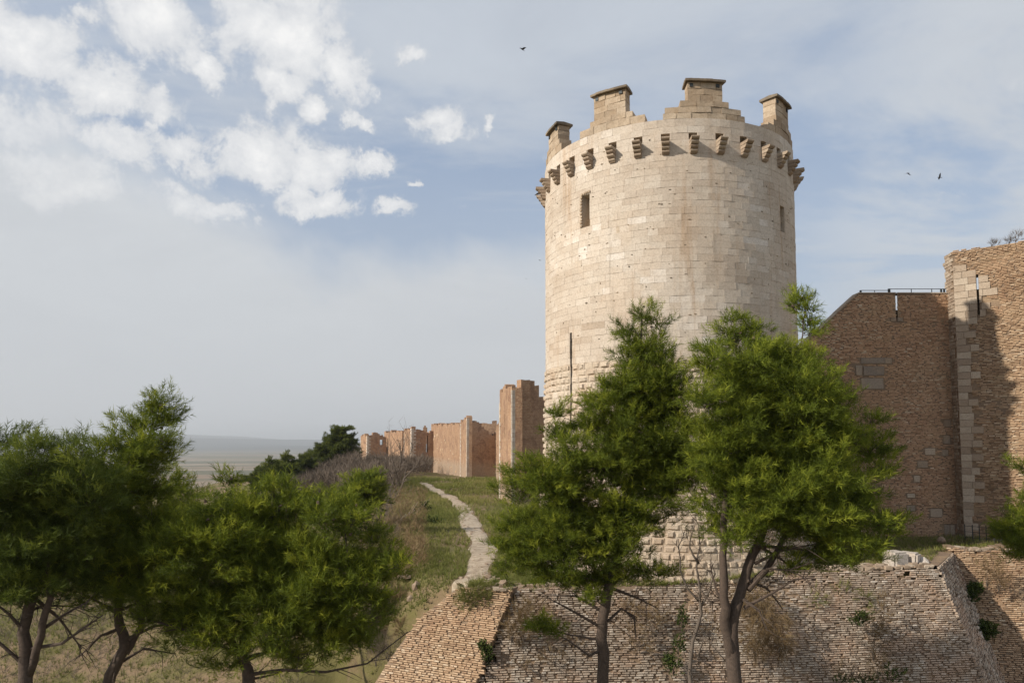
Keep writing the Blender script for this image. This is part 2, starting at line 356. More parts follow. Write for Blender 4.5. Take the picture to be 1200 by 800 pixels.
def ground_mat():
    m, t, b = new_mat('dry grass and earth'); p = pos(t)
    n1 = t.noise(p, 0.16, 6, 0.62, 0.4); n2 = t.noise(p, 1.3, 6, 0.7); n3 = t.noise(p, 14, 4, 0.7)
    dry = t.mix(n2, (0.17, 0.115, 0.07), (0.29, 0.21, 0.13))
    grn = t.mix(n2, (0.10, 0.095, 0.035), (0.18, 0.16, 0.06))
    c = t.mix(t.mr(t.math('ADD', n1, t.math('MULTIPLY', n2, 0.3)), 0.55, 0.72, 0, 1, True), dry, grn)
    c = t.mix(t.math('MULTIPLY', t.mr(n3, 0.3, 0.7), 0.35), c, (0.10, 0.075, 0.05))
    # farmland on the plain
    R = t.vmath('LENGTH', p)
    vor = t.node('ShaderNodeTexVoronoi', {'Vector': t.scale(p, (0.0012, 0.0035, 0)), 'Scale': 1.0, 'Randomness': 0.9}, distance='CHEBYCHEV')
    fld = t.ramp(t.node('ShaderNodeSeparateColor', {0: vor.outputs['Color']}).outputs[0], [(0.0, (0.10, 0.10, 0.055)), (0.3, (0.17, 0.145, 0.085)), (0.55, (0.25, 0.17, 0.115)), (0.8, (0.34, 0.26, 0.19)), (1.0, (0.13, 0.12, 0.06))])
    fld = t.mix(t.mr(t.noise(t.scale(p, (0.002, 0.006, 0)), 1, 4), 0.52, 0.62, 0, 0.8), fld, (0.06, 0.075, 0.04))
    fld = t.mix(0.35, fld, (0.17, 0.145, 0.095))
    fld = t.mix(t.mr(t.noise(t.scale(p, (0.012, 0.03, 0)), 1, 5, .7), 0.56, 0.62, 0, 0.8), fld, (0.05, 0.06, 0.035))
    fld = t.mix(t.mr(R, 7600, 10000, 0, 1), fld, (0.055, 0.06, 0.055))
    c = t.mix(t.mr(R, 450, 1000, 0, 1), c, fld)
    t.l.new(c, b.inputs['Base Color']); b.inputs['Roughness'].default_value = 0.97; b.inputs['Specular IOR Level'].default_value = 0.1
    bump(t, b, t.math('ADD', n2, t.math('MULTIPLY', n3, 0.3)), 0.8, 0.10)
    return m
tag(mesh('ground', np.stack((GX, GY, GZ), -1).reshape(-1, 3), Fq, ground_mat(), smooth=True), 'dry grassy castle hill falling to the hazy farmed plain', kind='structure')

# path along the ridge
path_pts = [pix(560, 684, 34.3), pix(556, 676, 36), pix(566, 660, 41), pix(570, 650, 44.5), pix(562, 636, 50), pix(552, 622, 57), pix(548, 606, 65), pix(545, 598, 72), pix(532, 588, 82), pix(517, 580, 94), pix(505, 573, 108), pix(494, 568, 122)]
py_ = np.array([p[1] for p in path_pts]); px_ = np.array([p[0] for p in path_pts])
def path_x(Y): return np.interp(Y, py_, px_)
PW = 0.68
ys = np.arange(33.9, 121, 0.4); us = np.linspace(-1, 1, 9)
wv = PW*(1+0.2*np.sin(ys*0.45)+0.1*np.sin(ys*1.1+1)); wv = np.where(ys < 36, wv*1.5, wv)
sm = np.array([path_x(ys+k).copy() for k in np.linspace(-3, 3, 9)]).mean(0)
PX = sm[:, None]+us[None, :]*wv[:, None]+0.22*fbm(ys[:, None]+us*0, us[None, :]*1.2+ys[:, None]*0.3, 1.8, 2, 3)*np.abs(us)
PY = ys[:, None]+0*us[None, :]
PZ = ground(PX, PY)+0.045*(1-0.95*np.abs(us[None, :])**4)+0.0006*(ys[:, None]-34)
pi = np.arange(len(ys)*9).reshape(-1, 9)
PF = np.stack((pi[:-1, :-1], pi[:-1, 1:], pi[1:, 1:], pi[1:, :-1]), -1).reshape(-1, 4)
def path_mat():
    m, t, b = new_mat('trodden stony path'); p = pos(t)
    n = t.noise(p, 2.4, 7, 0.7, 0.3)
    c = t.ramp(n, [(0.30, (0.13, 0.095, 0.06)), (0.43, (0.30, 0.235, 0.165)), (0.6, (0.43, 0.355, 0.265)), (0.8, (0.52, 0.445, 0.345))])
    t.l.new(c, b.inputs['Base Color']); b.inputs['Roughness'].default_value = 0.95
    bump(t, b, t.noise(p, 3.5, 7, 0.7), 0.6, 0.06)
    return m
tag(mesh('path', np.stack((PX, PY, PZ), -1).reshape(-1, 3), PF, path_mat(), smooth=True), 'pale stony footpath winding along the ridge to the curtain wall', kind='structure')
def on_path(X, Y, m=0.0): return (np.abs(X-np.interp(Y, ys, sm)) < np.interp(Y, ys, wv)+m) & (Y < 121)

# ------------------------------------------------------------------ masonry blocks
def block_arrays(C, U, V, N, hu, hv, prot, depth, bev=0.008, jit=0.0, boss=None, r=rng):
    """boxes standing proud of a surface: returns verts (n,k,3) and the quad pattern"""
    n = len(C); hu = np.broadcast_to(hu, n)[:, None]; hv = np.broadcast_to(hv, n)[:, None]; prot = np.broadcast_to(prot, n)[:, None]
    sg = ((-1, -1), (1, -1), (1, 1), (-1, 1)); L = []
    for a, b in sg: L.append(C+U*hu*a+V*hv*b-N*depth)
    for a, b in sg: L.append(C+U*hu*a+V*hv*b+N*(prot-bev)+N*r.normal(0, jit, (n, 1)))
    bb = np.minimum(bev, 0.3*np.minimum(hu, hv))
    for a, b in sg:
        q = C+U*(hu-bb)*a+V*(hv-bb)*b+N*prot
        if jit: q = q+N*r.normal(0, jit, (n, 1))+U*r.normal(0, jit*0.5, (n, 1))+V*r.normal(0, jit*0.3, (n, 1))
        L.append(q)
    quads = [(4, 5, 1, 0), (5, 6, 2, 1), (6, 7, 3, 2), (7, 4, 0, 3), (8, 9, 5, 4), (9, 10, 6, 5), (10, 11, 7, 6), (11, 8, 4, 7)]
    if boss is None: quads.append((8, 11, 10, 9))
    else:
        m = 0.035; boss = np.broadcast_to(boss, n)[:, None]
        for a, b in sg: L.append(C+U*(hu-m-bb)*a+V*(hv-m-bb)*b+N*prot)
        for a, b in sg: L.append(C+U*(hu*r.uniform(0.45, 0.72, (n, 1)))*a+V*(hv*r.uniform(0.4, 0.66, (n, 1)))*b+N*(prot+boss*r.uniform(0.6, 1.3, (n, 1))))
        for o in (12, 16):
            p0 = o-4; p = [8, 9, 10, 11] if o == 12 else [12, 13, 14, 15]; q = [o, o+1, o+2, o+3]
            quads += [(q[0], q[1], p[1], p[0]), (q[1], q[2], p[2], p[1]), (q[2], q[3], p[3], p[2]), (q[3], q[0], p[0], p[3])]
        quads.append((16, 19, 18, 17))
    quads = [tuple(reversed(q)) for q in quads]
    return np.stack(L, 1), np.array(quads)
def join_blocks(name, sets, mat, parent, kind='stuff'):
    Vs, Fs, Ts, n = [], [], [], 0
    for P, Q, T in sets:
        if len(P) == 0: continue
        k = P.shape[1]; Vs.append(P.reshape(-1, 3)); Fs.append((Q[None]+(np.arange(len(P))*k)[:, None, None]).reshape(-1, 4)+n); Ts.append(np.repeat(T, k)); n += len(P)*k
    o = mesh(name, np.concatenate(Vs), np.concatenate(Fs), mat, parent, np.concatenate(Ts)); 
    if kind: o['kind'] = kind
    return o
def part_blocks(name, P, Q, T, mat, parent, label=None):
    for k in range(len(P)):
        c = P[k].mean(0)
        me_v = P[k]-c
        me = bpy.data.meshes.new(name); me.from_pydata(me_v.tolist(), [], Q.tolist()); me.materials.append(mat)
        a = me.attributes.new('tint', 'FLOAT', 'POINT'); a.data.foreach_set('value', np.full(len(me_v), T[k], np.float32))
        o = bpy.data.objects.new(name, me); COL.objects.link(o); o.parent = parent
        o.location = (c-np.array(parent_world(parent))).tolist()
        if label: o['label'] = label

# ------------------------------------------------------------------ the round tower
TC = np.array((8.96, 41.55)); TR = 7.02
CAMA = math.atan2(-TC[1], -TC[0])       # direction tower -> camera
def ang_for(px, r=TR):
    """angle on the tower, from the side that faces the camera, + to the right, for a pixel column"""
    al = math.atan((px-600)/F)-math.atan2(TC[0], TC[1]); D = math.hypot(*TC)
    best = min(np.linspace(-80, 80, 3201), key=lambda f: abs(math.atan2(r*math.sin(R_(f)), D-r*math.cos(R_(f)))-al))
    return best
def tz(px, py, r=TR):
    """height of the point of the tower's skin seen at a pixel"""
    f = R_(ang_for(px, r)); th = CAMA+f
    return pix(px, py, TC[1]+r*math.sin(th))[2]
def cyl(f, z, r):
    """f degrees right of the camera-facing side"""
    th = CAMA+np.radians(f); return np.stack((TC[0]+r*np.cos(th), TC[1]+r*np.sin(th), z+0*th), -1)
CO = 0.335                               # ashlar course
Z_EMB = 10.95
Z_PAR = tz(800, 139)                     # parapet top
ZB = 0.1
tower = empty('round_tower', (TC[0], TC[1], 0.3), 'tall round pale limestone tower with stepped merlons and rusticated foot', 'tower')
zc_top = tz(789, 157); zc_bot = tz(789, 181)
holes = []                                # (f0,f1,z0,z1,depth)
NC = 33; corb_f = [k*360/NC+0.4 for k in range(-16, 17)]
def snap(z): return Z_EMB+round((z-Z_EMB)/CO)*CO
hz1 = snap(zc_top)+0.0; hz0 = hz1-CO
for f in corb_f: holes.append((f-1.75, f+1.75, hz0, hz1+0.02, 0.55))
fw = ang_for(688); zw0, zw1 = tz(688, 263), tz(688, 231)
holes.append((fw-2.1, fw+2.1, snap(zw0), snap(zw1), 0.9))
fw2 = ang_for(923); holes.append((fw2-2.0, fw2+2.0, snap(tz(923, 270)), snap(tz(923, 242)), 0.9))
fs = ang_for(669.5); zs0, zs1 = tz(669.5, 500), snap(tz(669.5, 389))
zz_ = np.linspace(zs0, zs1, 12)
for k in range(11):
    a_ = 0.45+0.035*k+random.uniform(-.12, .12); b_ = 0.45+0.035*k+random.uniform(-.12, .12)
    holes.append((fs-a_, fs+b_, zz_[k], zz_[k+1], 0.8))
def rad_at(z): return TR+0.02*np.maximum(0, (Z_EMB-z))+0.10*np.maximum(0, 5.5-z)*0.9+(0.035 if False else 0)
def cyl_core(holes, z0, z1):
    g = Geo()
    fs_ = sorted(set([round(x, 3) for x in np.arange(-180, 181, 5.0)]+[round(h[k], 3) for h in holes for k in (0, 1)]))
    zs_ = sorted(set([round(x, 3) for x in np.linspace(z0, z1, 14)]+[round(h[k], 3) for h in holes for k in (2, 3) if z0 < h[k] < z1]))
    for a, b in zip(fs_[:-1], fs_[1:]):
        if b-a < 1e-3: continue
        for c, d in zip(zs_[:-1], zs_[1:]):
            if d-c < 1e-3: continue
            mf, mz = (a+b)/2, (c+d)/2
            hit = [h for h in holes if h[0] < mf < h[1] and h[2] < mz < h[3]]
            q = [cyl(np.array([f]), z, rad_at(z)-0.022)[0] for f, z in ((a, c), (b, c), (b, d), (a, d))]
            if not hit: g.add(q, [(0, 1, 2, 3)])
            else:
                dp = hit[0][4]
                k = [cyl(np.array([f]), z, rad_at(z)-dp)[0] for f, z in ((a, c), (b, c), (b, d), (a, d))]
                g.add(k, [(0, 1, 2, 3)])
                h = hit[0]
                if abs(a-round(h[0],3)) < 2e-3: g.add([q[0], q[3], k[3], k[0]], [(0, 1, 2, 3)])
                if abs(b-h[1]) < 2e-3: g.add([q[1], q[2], k[2], k[1]], [(3, 2, 1, 0)])
                if abs(c-h[2]) < 2e-3: g.add([q[0], q[1], k[1], k[0]], [(3, 2, 1, 0)])
                if abs(d-h[3]) < 2e-3: g.add([q[3], q[2], k[2], k[3]], [(0, 1, 2, 3)])
    # parapet top and inner wall, walkway
    n = 72
    for k in range(n):
        a, b = -180+k*5.0, -175+k*5.0
        o = [cyl(np.array([f]), z1, TR-0.035)[0] for f in (a, b)]; i = [cyl(np.array([f]), z1, TR-0.9)[0] for f in (a, b)]
        lo = [cyl(np.array([f]), z1-1.2, TR-0.9)[0] for f in (a, b)]; c = np.array((TC[0], TC[1], z1-1.2))
        g.add([o[0], o[1], i[1], i[0]], [(0, 1, 2, 3)]); g.add([i[0], i[1], lo[1], lo[0]], [(0, 1, 2, 3)]); g.add([lo[0], lo[1], c], [(0, 1, 2)])
    return g
cyl_core(holes, ZB, Z_PAR).build('tower_core', M['joint'], tower)
def ring_blocks(z0, z1, lmin, lmax, stagger=True):
    """(f0,f1,z0,z1) of the blocks of one course, openings left free"""
    out = []; f = rng.uniform(0, 5)-180
    end = f+360
    while f < end-0.5:
        L = rng.uniform(lmin, lmax)/TR*180/math.pi
        if end-(f+L) < 2.5: L = end-f
        segs = [(f, f+L)]
        for h in holes:
            if min(z1, h[3])-max(z0, h[2]) > 0.35*(z1-z0):
                for sh in (0, 360):
                    ns = []
                    for a, b in segs:
                        ha, hb = h[0]+sh, h[1]+sh
                        if hb <= a or ha >= b: ns.append((a, b)); continue
                        if ha-a > 0.6: ns.append((a, ha))
                        if b-hb > 0.6: ns.append((hb, b))
                    segs = ns
        out += [(a, b, z0, z1) for a, b in segs]; f += L
    return out
def ring_arrays(bl, prot_s=0.0035, boss=None, jit=0.0, gap=0.002, bev=0.004):
    bl = np.array(bl); fm = (bl[:, 0]+bl[:, 1])/2; zm = (bl[:, 2]+bl[:, 3])/2
    r = rad_at(zm); th = CAMA+np.radians(fm)
    C = np.stack((TC[0]+r*np.cos(th), TC[1]+r*np.sin(th), zm), -1)
    N = np.stack((np.cos(th), np.sin(th), 0*th), -1); U = np.stack((-np.sin(th), np.cos(th), 0*th), -1); V = np.tile((0, 0, 1.0), (len(bl), 1))
    hu = np.radians(bl[:, 1]-bl[:, 0])*r/2-gap; hv = (bl[:, 3]-bl[:, 2])/2-gap
    n = len(bl)
    prot = rng.normal(0, prot_s, n)
    P, Q = block_arrays(C, U, V, N, hu, hv, prot, 0.06, bev, jit, None if boss is None else boss*rng.uniform(0.5, 1.2, n)*(rng.random(n) > 0.12))
    # bend the long faces onto the cylinder
    dx = P[:, :, 0]-TC[0]; dy = P[:, :, 1]-TC[1]; rr = np.hypot(dx, dy)
    along = np.einsum('nkj,nj->nk', P-C[:, None], U); rt = r[:, None]+np.einsum('nkj,nj->nk', P-C[:, None], N)
    k = rt/rr; P[:, :, 0] = TC[0]+dx*k; P[:, :, 1] = TC[1]+dy*k
    T = np.clip(0.56+0.15*rng.normal(0, 1, n)+0.38*np.clip(fbm(C[:, 0]*1.3+C[:, 1], C[:, 2]*1.6, 1.6, 3, 21), -1, 1), 0, 1)
    return P, Q, T, fm, zm
zs_c = [Z_EMB+k*CO for k in range(0, int((Z_PAR-Z_EMB)/CO)+1)]; zs_c[-1] = Z_PAR
bl = []
for a, b in zip(zs_c[:-1], zs_c[1:]): bl += ring_blocks(a, b, 0.42, 1.05)
P, Q, T, fm, zm = ring_arrays(bl)
scr = pix_np(P.mean(1))
vis = (np.abs(fm) < 55) & (scr[:, 1] < 345) & (scr[:, 1] > 95)
size = np.linalg.norm(P[:, 8]-P[:, 10], axis=1)*np.cos(np.radians(fm))
order = np.argsort(-np.where(vis, size, -1))[:290]
part = np.zeros(len(P), bool); part[order] = True
part_blocks('ashlar_block', P[part], Q, T[part], M['ashlar'], tower)
join_blocks('ashlar_courses', [(P[~part], Q, T[~part])], M['ashlar'], tower)
# rusticated foot
zs_e = list(np.arange(Z_EMB, ZB, -0.34))
bl = []
for b, a in zip(zs_e[:-1], zs_e[1:]): bl += ring_blocks(a, b, 0.38, 0.72)
P, Q, T, fm, zm = ring_arrays(bl, 0.006, 0.085, 0.004, 0.012, 0.012)
scr = pix_np(P.mean(1)); size = np.linalg.norm(P[:, 8]-P[:, 10], axis=1)*np.cos(np.radians(np.clip(fm, -89, 89)))
seen = (np.abs(fm) < 80) & (((scr[:, 0] < 700) & (scr[:, 1] < 470)) | ((scr[:, 0] > 795) & (scr[:, 0] < 825) & (scr[:, 1] < 460)) | ((scr[:, 0] > 760) & (scr[:, 0] < 830) & (scr[:, 1] > 600) & (scr[:, 1] < 690)))
order = [i for i in np.argsort(-size) if seen[i]][:220]
part = np.zeros(len(P), bool); part[order] = True
part_blocks('rusticated_block', P[part], Q, T[part], M['emboss'], tower)
join_blocks('rusticated_courses', [(P[~part], Q, T[~part])], M['emboss'], tower)
# weathered pits and a few lost joint stones picked out as shallow dark chips in the shaft
g = Geo(); r_ = random.Random(77)
for _ in range(170):
    f = r_.uniform(-75, 75); z = r_.uniform(Z_EMB+.3, Z_PAR-.8); th = CAMA+R_(f); n = np.array((math.cos(th), math.sin(th), 0)); u = np.array((-n[1], n[0], 0)); w_ = r_.uniform(.02, .09); h = r_.uniform(.012, .05)
    k = 6; V = [np.array((TC[0], TC[1], z))+n*(TR+.007)+u*w_*math.cos(a)*r_.uniform(.6, 1.1)+np.array((0, 0, h*math.sin(a)*r_.uniform(.6, 1.2))) for a in [2*math.pi*j/k for j in range(k)]]
    g.add(V+[v-n*.02 for v in V], [tuple(range(k))]+[(i, k+i, k+(i+1) % k, (i+1) % k) for i in range(k)], r_.random()*.3)
g.build('weathered_chips', M['cap'], tower)['kind'] = 'stuff'
# corbels
def corbel(f):
    g = Geo(); th = CAMA+R_(f); n = np.array((math.cos(th), math.sin(th), 0)); u = np.array((-n[1], n[0], 0)); hw = 0.19
    H = hz0-0.02-zc_bot+0.02; prof = []
    k = 4; z = hz0-0.02
    hs = H/k
    for j in range(k):
        out = 0.56-0.12*j; zt = z-j*hs; zb_ = zt-hs*0.92
        ol = random.uniform(-0.03, 0.02)
        pts = [(0.0-0.04, zt), (out+ol, zt), (out+ol+0.012, zt-hs*0.25), (out+ol-0.01, zt-hs*0.5), (out+ol-0.09, zb_+0.015), (-0.04, zb_+0.0)]
        V = [np.array((TC[0], TC[1], 0))+n*(TR+o-0.02)+u*s*(hw-0.006*j+0.003*random.random())+np.array((0, 0, q)) for s in (-1, 1) for o, q in pts]
        m = len(pts)
        g.add(V, [tuple(range(m))[::-1], tuple(range(m, 2*m))]+[(i, (i+1) % m, m+(i+1) % m, m+i) for i in range(m)], random.uniform(0.15, 0.75))
    # core that ties the steps together
    pts = [(-0.04, z), (0.42, z-0.01), (0.08, z-H), (-0.04, z-H)]
    V = [np.array((TC[0], TC[1], 0))+n*(TR+o-0.02)+u*s*(hw-0.035)+np.array((0, 0, q)) for s in (-1, 1) for o, q in pts]
    g.add(V, [(3, 2, 1, 0), (4, 5, 6, 7)]+[(i, (i+1) % 4, 4+(i+1) % 4, 4+i) for i in range(4)], 0.1)
    return g
for f in corb_f: corbel(f).build('corbel', M['paleblock'], tower)
# merlons: stepped tiers of courses on the parapet, each with a cap slab
def merlon(fc, w_body, h_body, tiers, seed):
    r = random.Random(seed); z = Z_PAR; root = None
    g = Geo()
    def course(f0, f1, za, zb, ro=0.0, th_=0.75):
        f = f0
        while f < f1-0.2:
            L = min(f1-f, r.uniform(0.55, 0.95)/TR*57.3)
            if f1-(f+L) < 1.8: L = f1-f
            a, b = f+0.06, f+L-0.06
            ro2 = TR+ro+r.uniform(-0.02, 0.015); ri = TR-th_
            V = [cyl(np.array([q]), zz, rr)[0] for zz in (za+0.008, zb-0.008) for q, rr in ((a, ro2), (b, ro2), (b, ri), (a, ri))]
            V = [v+np.array([r.uniform(-0.01, 0.01) for _ in range(3)]) for v in V]
            g.add(V, [(0, 1, 5, 4), (1, 2, 6, 5), (2, 3, 7, 6), (3, 0, 4, 7), (4, 5, 6, 7), (3, 2, 1, 0)], r.uniform(0.1, 1.0))
            f += L
    for (fa, fb, h) in tiers:
        nc = max(1, round(h/0.30))
        for k in range(nc): course(fc+fa, fc+fb, z+k*h/nc, z+(k+1)*h/nc, -0.01)
        z += h
    nc = max(2, round(h_body/0.32))
    for k in range(nc): course(fc-w_body, fc+w_body, z+k*h_body/nc, z+(k+1)*h_body/nc, -0.05)
    o = g.build('merlon', M['tufa'], tower)
    z += h_body
    g2 = Geo(); n = 7
    ff = np.linspace(fc-w_body-0.9, fc+w_body+0.9, n)
    for a, b in zip(ff[:-1], ff[1:]):
        dz = r.uniform(-0.015, 0.02)
        V = [cyl(np.array([q]), zz+dz, rr)[0] for zz, e in ((z, 0), (z+0.11, 0.0)) for q, rr in ((a, TR+0.12), (b, TR+0.12), (b, TR-0.9), (a, TR-0.9))]
        V += [cyl(np.array([q]), z+0.17+dz, TR-0.35)[0] for q in (a, b)]
        g2.add(V, [(0, 1, 5, 4), (1, 2, 6, 5), (2, 3, 7, 6), (3, 0, 4, 7), (3, 2, 1, 0), (4, 5, 9, 8), (9, 6, 7, 8), (5, 6, 9), (4, 8, 7)], r.random())
    g2.build('cap_slab', M['cap'], o)
    # put-log holes below the cap, dark blocks stand in for their shade
    for q in (fc-w_body*0.78, fc+w_body*0.72):
        g3 = Geo()
        th = CAMA+R_(q); nn = np.array((math.cos(th), math.sin(th), 0)); uu = np.array((-nn[1], nn[0], 0))
        g3.box(np.array((TC[0], TC[1], z-0.16))+nn*(TR-0.05), uu, (0, 0, 1), nn, 0.085, 0.085, 0.035, 0.0)
        g3.build('hole_shade', M['iron'], o)
zM = tz(834, 93)-Z_PAR-0.2
merlon(ang_for(648), 6.4, 0.85, [(-12, 10, 0.42), (-9, 8.2, 0.32)], 1)
merlon(ang_for(716.5), 7.4, 1.25, [(-15, 15.5, 0.40), (-9.4, 10.4, 0.30)], 2)
merlon(ang_for(834), 7.3, 0.95, [(-17.2, 17.4, 0.30), (-16.5, 15.5, 0.30), (-10.4, 9.8, 0.30)], 3)
merlon(ang_for(921)+6, 7.4, 1.2, [(-13.5, 13, 0.40), (-9.5, 10.5, 0.32)], 4)
for k in range(4): merlon(104+k*40, 6.0, 1.15, [(-11, 11, 0.6), (-8, 8, 0.3)], 10+k)
# cracked vertical joints in the parapet and stone surround of the window
def surround(f, z0, z1, wdeg):
    g = Geo(); th = CAMA+R_(f); n = np.array((math.cos(th), math.sin(th), 0)); u = np.array((-n[1], n[0], 0)); w_ = R_(wdeg)*TR
    c = np.array((TC[0], TC[1], 0))+n*TR
    k = int((z1-z0)/0.16)
    for j in range(k): g.box(c+u*(-w_-0.04+random.uniform(-0.02, 0.02))+np.array((0, 0, z0+(j+0.5)*(z1-z0)/k)), u, (0, 0, 1), n, 0.06, 0.045, 0.05, random.random())
    for j in range(5): g.box(c+u*(-w_+(j+0.2)*w_*2/4)+np.array((0, 0, z1+0.06+0.015*j)), u, (0, 0, 1), n, 0.045, 0.05, 0.06, random.random())
    g.build('window_surround', M['tufa'], tower)
surround(fw, snap(zw0), snap(zw1), 2.1)

# ------------------------------------------------------------------ brick surfaces
def brick_patch(A, e, d, L, H, course, blen, inside, mat_prot=0.02, jit=0.006, miss=0.02, depth=0.06, seed=0, wave=0.02, gapv=0.012, erosion=0.05):
    """bricks on the skewed plane A + s*e + t*d (e along the course, d down the slope, |d_z|=1)"""
    r = np.random.default_rng(seed)
    e = unit(e); d = np.asarray(d, float); n = unit(np.cross(e, d))
    if n[1] > 0: n = -n
    vup = unit(-(d-e*np.dot(d, e))); k = np.dot(-d, vup)
    rows = int(H/course); S_, T_, HU, HV = [], [], [], []
    for j in range(rows):
        m = int(L/blen*1.2)+3
        w_ = r.uniform(0.55, 1.25, m)*blen; x = np.cumsum(w_)-r.uniform(0, blen)-blen
        S_.append(x+w_/2); HU.append(w_/2-0.0035-0.004*r.random(m)); T_.append(np.full(m, (j+0.5)*course)+wave*np.sin(x*0.35+seed)); HV.append(course/2-gapv*0.5-0.012*r.random(m)**2)
    S_, T_, HU, HV = map(np.concatenate, (S_, T_, HU, HV))
    C = A+S_[:, None]*e+T_[:, None]*d
    ok = inside(S_, T_, C)&(r.random(len(S_)) > miss)
    er = fbm(S_*1.0, T_*2.0, 0.9, 4, seed+50)
    ok &= ~((er > 0.52) & (r.random(len(S_)) < erosion*8))
    S_, T_, HU, HV, C, er = (q[ok] for q in (S_, T_, HU, HV, C, er))
    m = len(S_)
    prot = mat_prot*(0.3+1.0*r.random(m)**1.5)-erosion*np.clip(er-0.1, 0, 1)
    one = np.ones((m, 1))
    P, Q = block_arrays(C, one*e, one*vup, one*n, HU, HV*k, prot, depth, 0.006, jit, None, r)
    # 8-vertex bricks are enough: drop the bevel ring
    P = np.concatenate((P[:, :4], P[:, 8:]), 1)
    Q = np.array([(0, 1, 5, 4), (1, 2, 6, 5), (2, 3, 7, 6), (3, 0, 4, 7), (4, 5, 6, 7)])
    if np.dot(np.cross(e, vup), n) < 0: Q = Q[:, ::-1]
    T = np.clip(0.5+0.24*r.normal(0, 1, m)+0.25*fbm(C[:, 0]+C[:, 1]*0.7, C[:, 2]*1.5, 1.4, 3, seed+7), 0, 1)
    return P, Q, T, C, n
def prism(g, poly, dvec, t=0.5):
    """extrude a planar polygon by dvec"""
    P = [np.asarray(p, float) for p in poly]; n = len(P); V = P+[p+np.asarray(dvec) for p in P]
    g.add(V, [tuple(range(n)), tuple(range(n, 2*n))[::-1]]+[(i, n+i, n+(i+1) % n, (i+1) % n) for i in range(n)], t)

# ---- scarps under the tower
D_S = np.array((0.14, -0.41, -1.0))
def top_m(X): return np.interp(X, [-2, 0, 6, 9, 12, 20.3], [0.30, 0.38, 0.36, 0.55, 0.86, 0.98])+0.05*fbm(X*3, X*0, 1.0, 3, 33)
# main scarp
sc_main = empty('brick_scarp', (8, 33, -7), 'long battered brick scarp below the round tower with dark cracks and dry weeds', 'scarp')
A_m = np.array((-2.4, 33.15, 1.06)); e_m = np.array((22.7, 1.85, 0)); L_m = np.linalg.norm(e_m)
CR0 = [(598, 686), (600, 692), (588, 722), (572, 760), (557, 800), (545, 840)]; CR1 = [(643, 745), (636, 770), (629, 800), (622, 840)]; CR2 = [(808, 688), (803, 715), (797, 745), (790, 775), (786, 800), (784, 830)]
def near_crack(C, cr, wpx):
    s = pix_np(C); x = np.interp(s[:, 1], [c[1] for c in cr], [c[0] for c in cr]); jag = 2.5*np.sin(s[:, 1]*0.37)+1.5*np.sin(s[:, 1]*0.9)
    return (s[:, 1] > cr[0][1])&(np.abs(s[:, 0]-x-jag) < wpx)
def in_main(s, t, C):
    right_edge = s < L_m-0.0
    s_ = pix_np(C); right_edge &= s_[:, 0] > np.interp(s_[:, 1], [c[1] for c in CR0], [c[0] for c in CR0])-3
    return (C[:, 2] < top_m(C[:, 0])-0.03) & (s > 0.2) & right_edge & ~near_crack(C, CR0, 5.5) & ~near_crack(C, CR1, 2.6) & ~near_crack(C, CR2, 4.5)
P, Q, T, C, n_m = brick_patch(A_m, e_m, D_S, L_m, 8.2, 0.088, 0.24, in_main, 0.034, 0.007, 0.03, depth=0.10, seed=3, wave=0.04, erosion=0.03, gapv=0.014)
scr = pix_np(C); win = ((scr[:, 0] > 885) & (scr[:, 0] < 1130) & (scr[:, 1] > 690) & (scr[:, 1] < 795)) | ((scr[:, 0] > 640) & (scr[:, 0] < 690) & (scr[:, 1] > 740) & (scr[:, 1] < 795))
size = np.linalg.norm(P[:, 4]-P[:, 6], axis=1)*win
part = np.zeros(len(P), bool); part[np.argsort(-size)[:290]] = True
part_blocks('brick', P[part], Q, T[part], M['scarpbrick'], sc_main)
join_blocks('brick_facing', [(P[~part], Q, T[~part])], M['scarpbrick'], sc_main)
def shell(A, e, d, L, H, n, thick, topf, name, mat, parent, nseg=60):
    """earth and mortar body behind a brick face"""
    g = Geo(); e = unit(e); A = np.asarray(A, float)-n*0.06
    back = np.array((-n[0], -n[1], 0)); back = unit(back)*thick
    for k in range(nseg):
        s0, s1 = L*k/nseg, L*(k+1)/nseg
        c = A+e*(s0+s1)/2; zt = float(topf(c[0])); t0 = (A[2]-zt)/(-d[2]) if d[2] else 0
        q = [A+e*s0+d*t0, A+e*s1+d*t0, A+e*s1+d*H, A+e*s0+d*H]
        qb = [p+back for p in q]
        g.add(q+qb, [(0, 3, 2, 1), (0, 1, 5, 4), (0, 4, 7, 3), (1, 2, 6, 5)], 0.5)
    return g.build(name, mat, parent)
shell(A_m+unit(e_m)*0.9, e_m, D_S, L_m-0.9, 8.4, n_m, 1.3, lambda X: np.minimum(top_m(X), np.interp(X, [-1.7, -1.0, 0.15], [-3.2, -1.9, 0.4])), 'rubble_core', M['mortar'], sc_main)
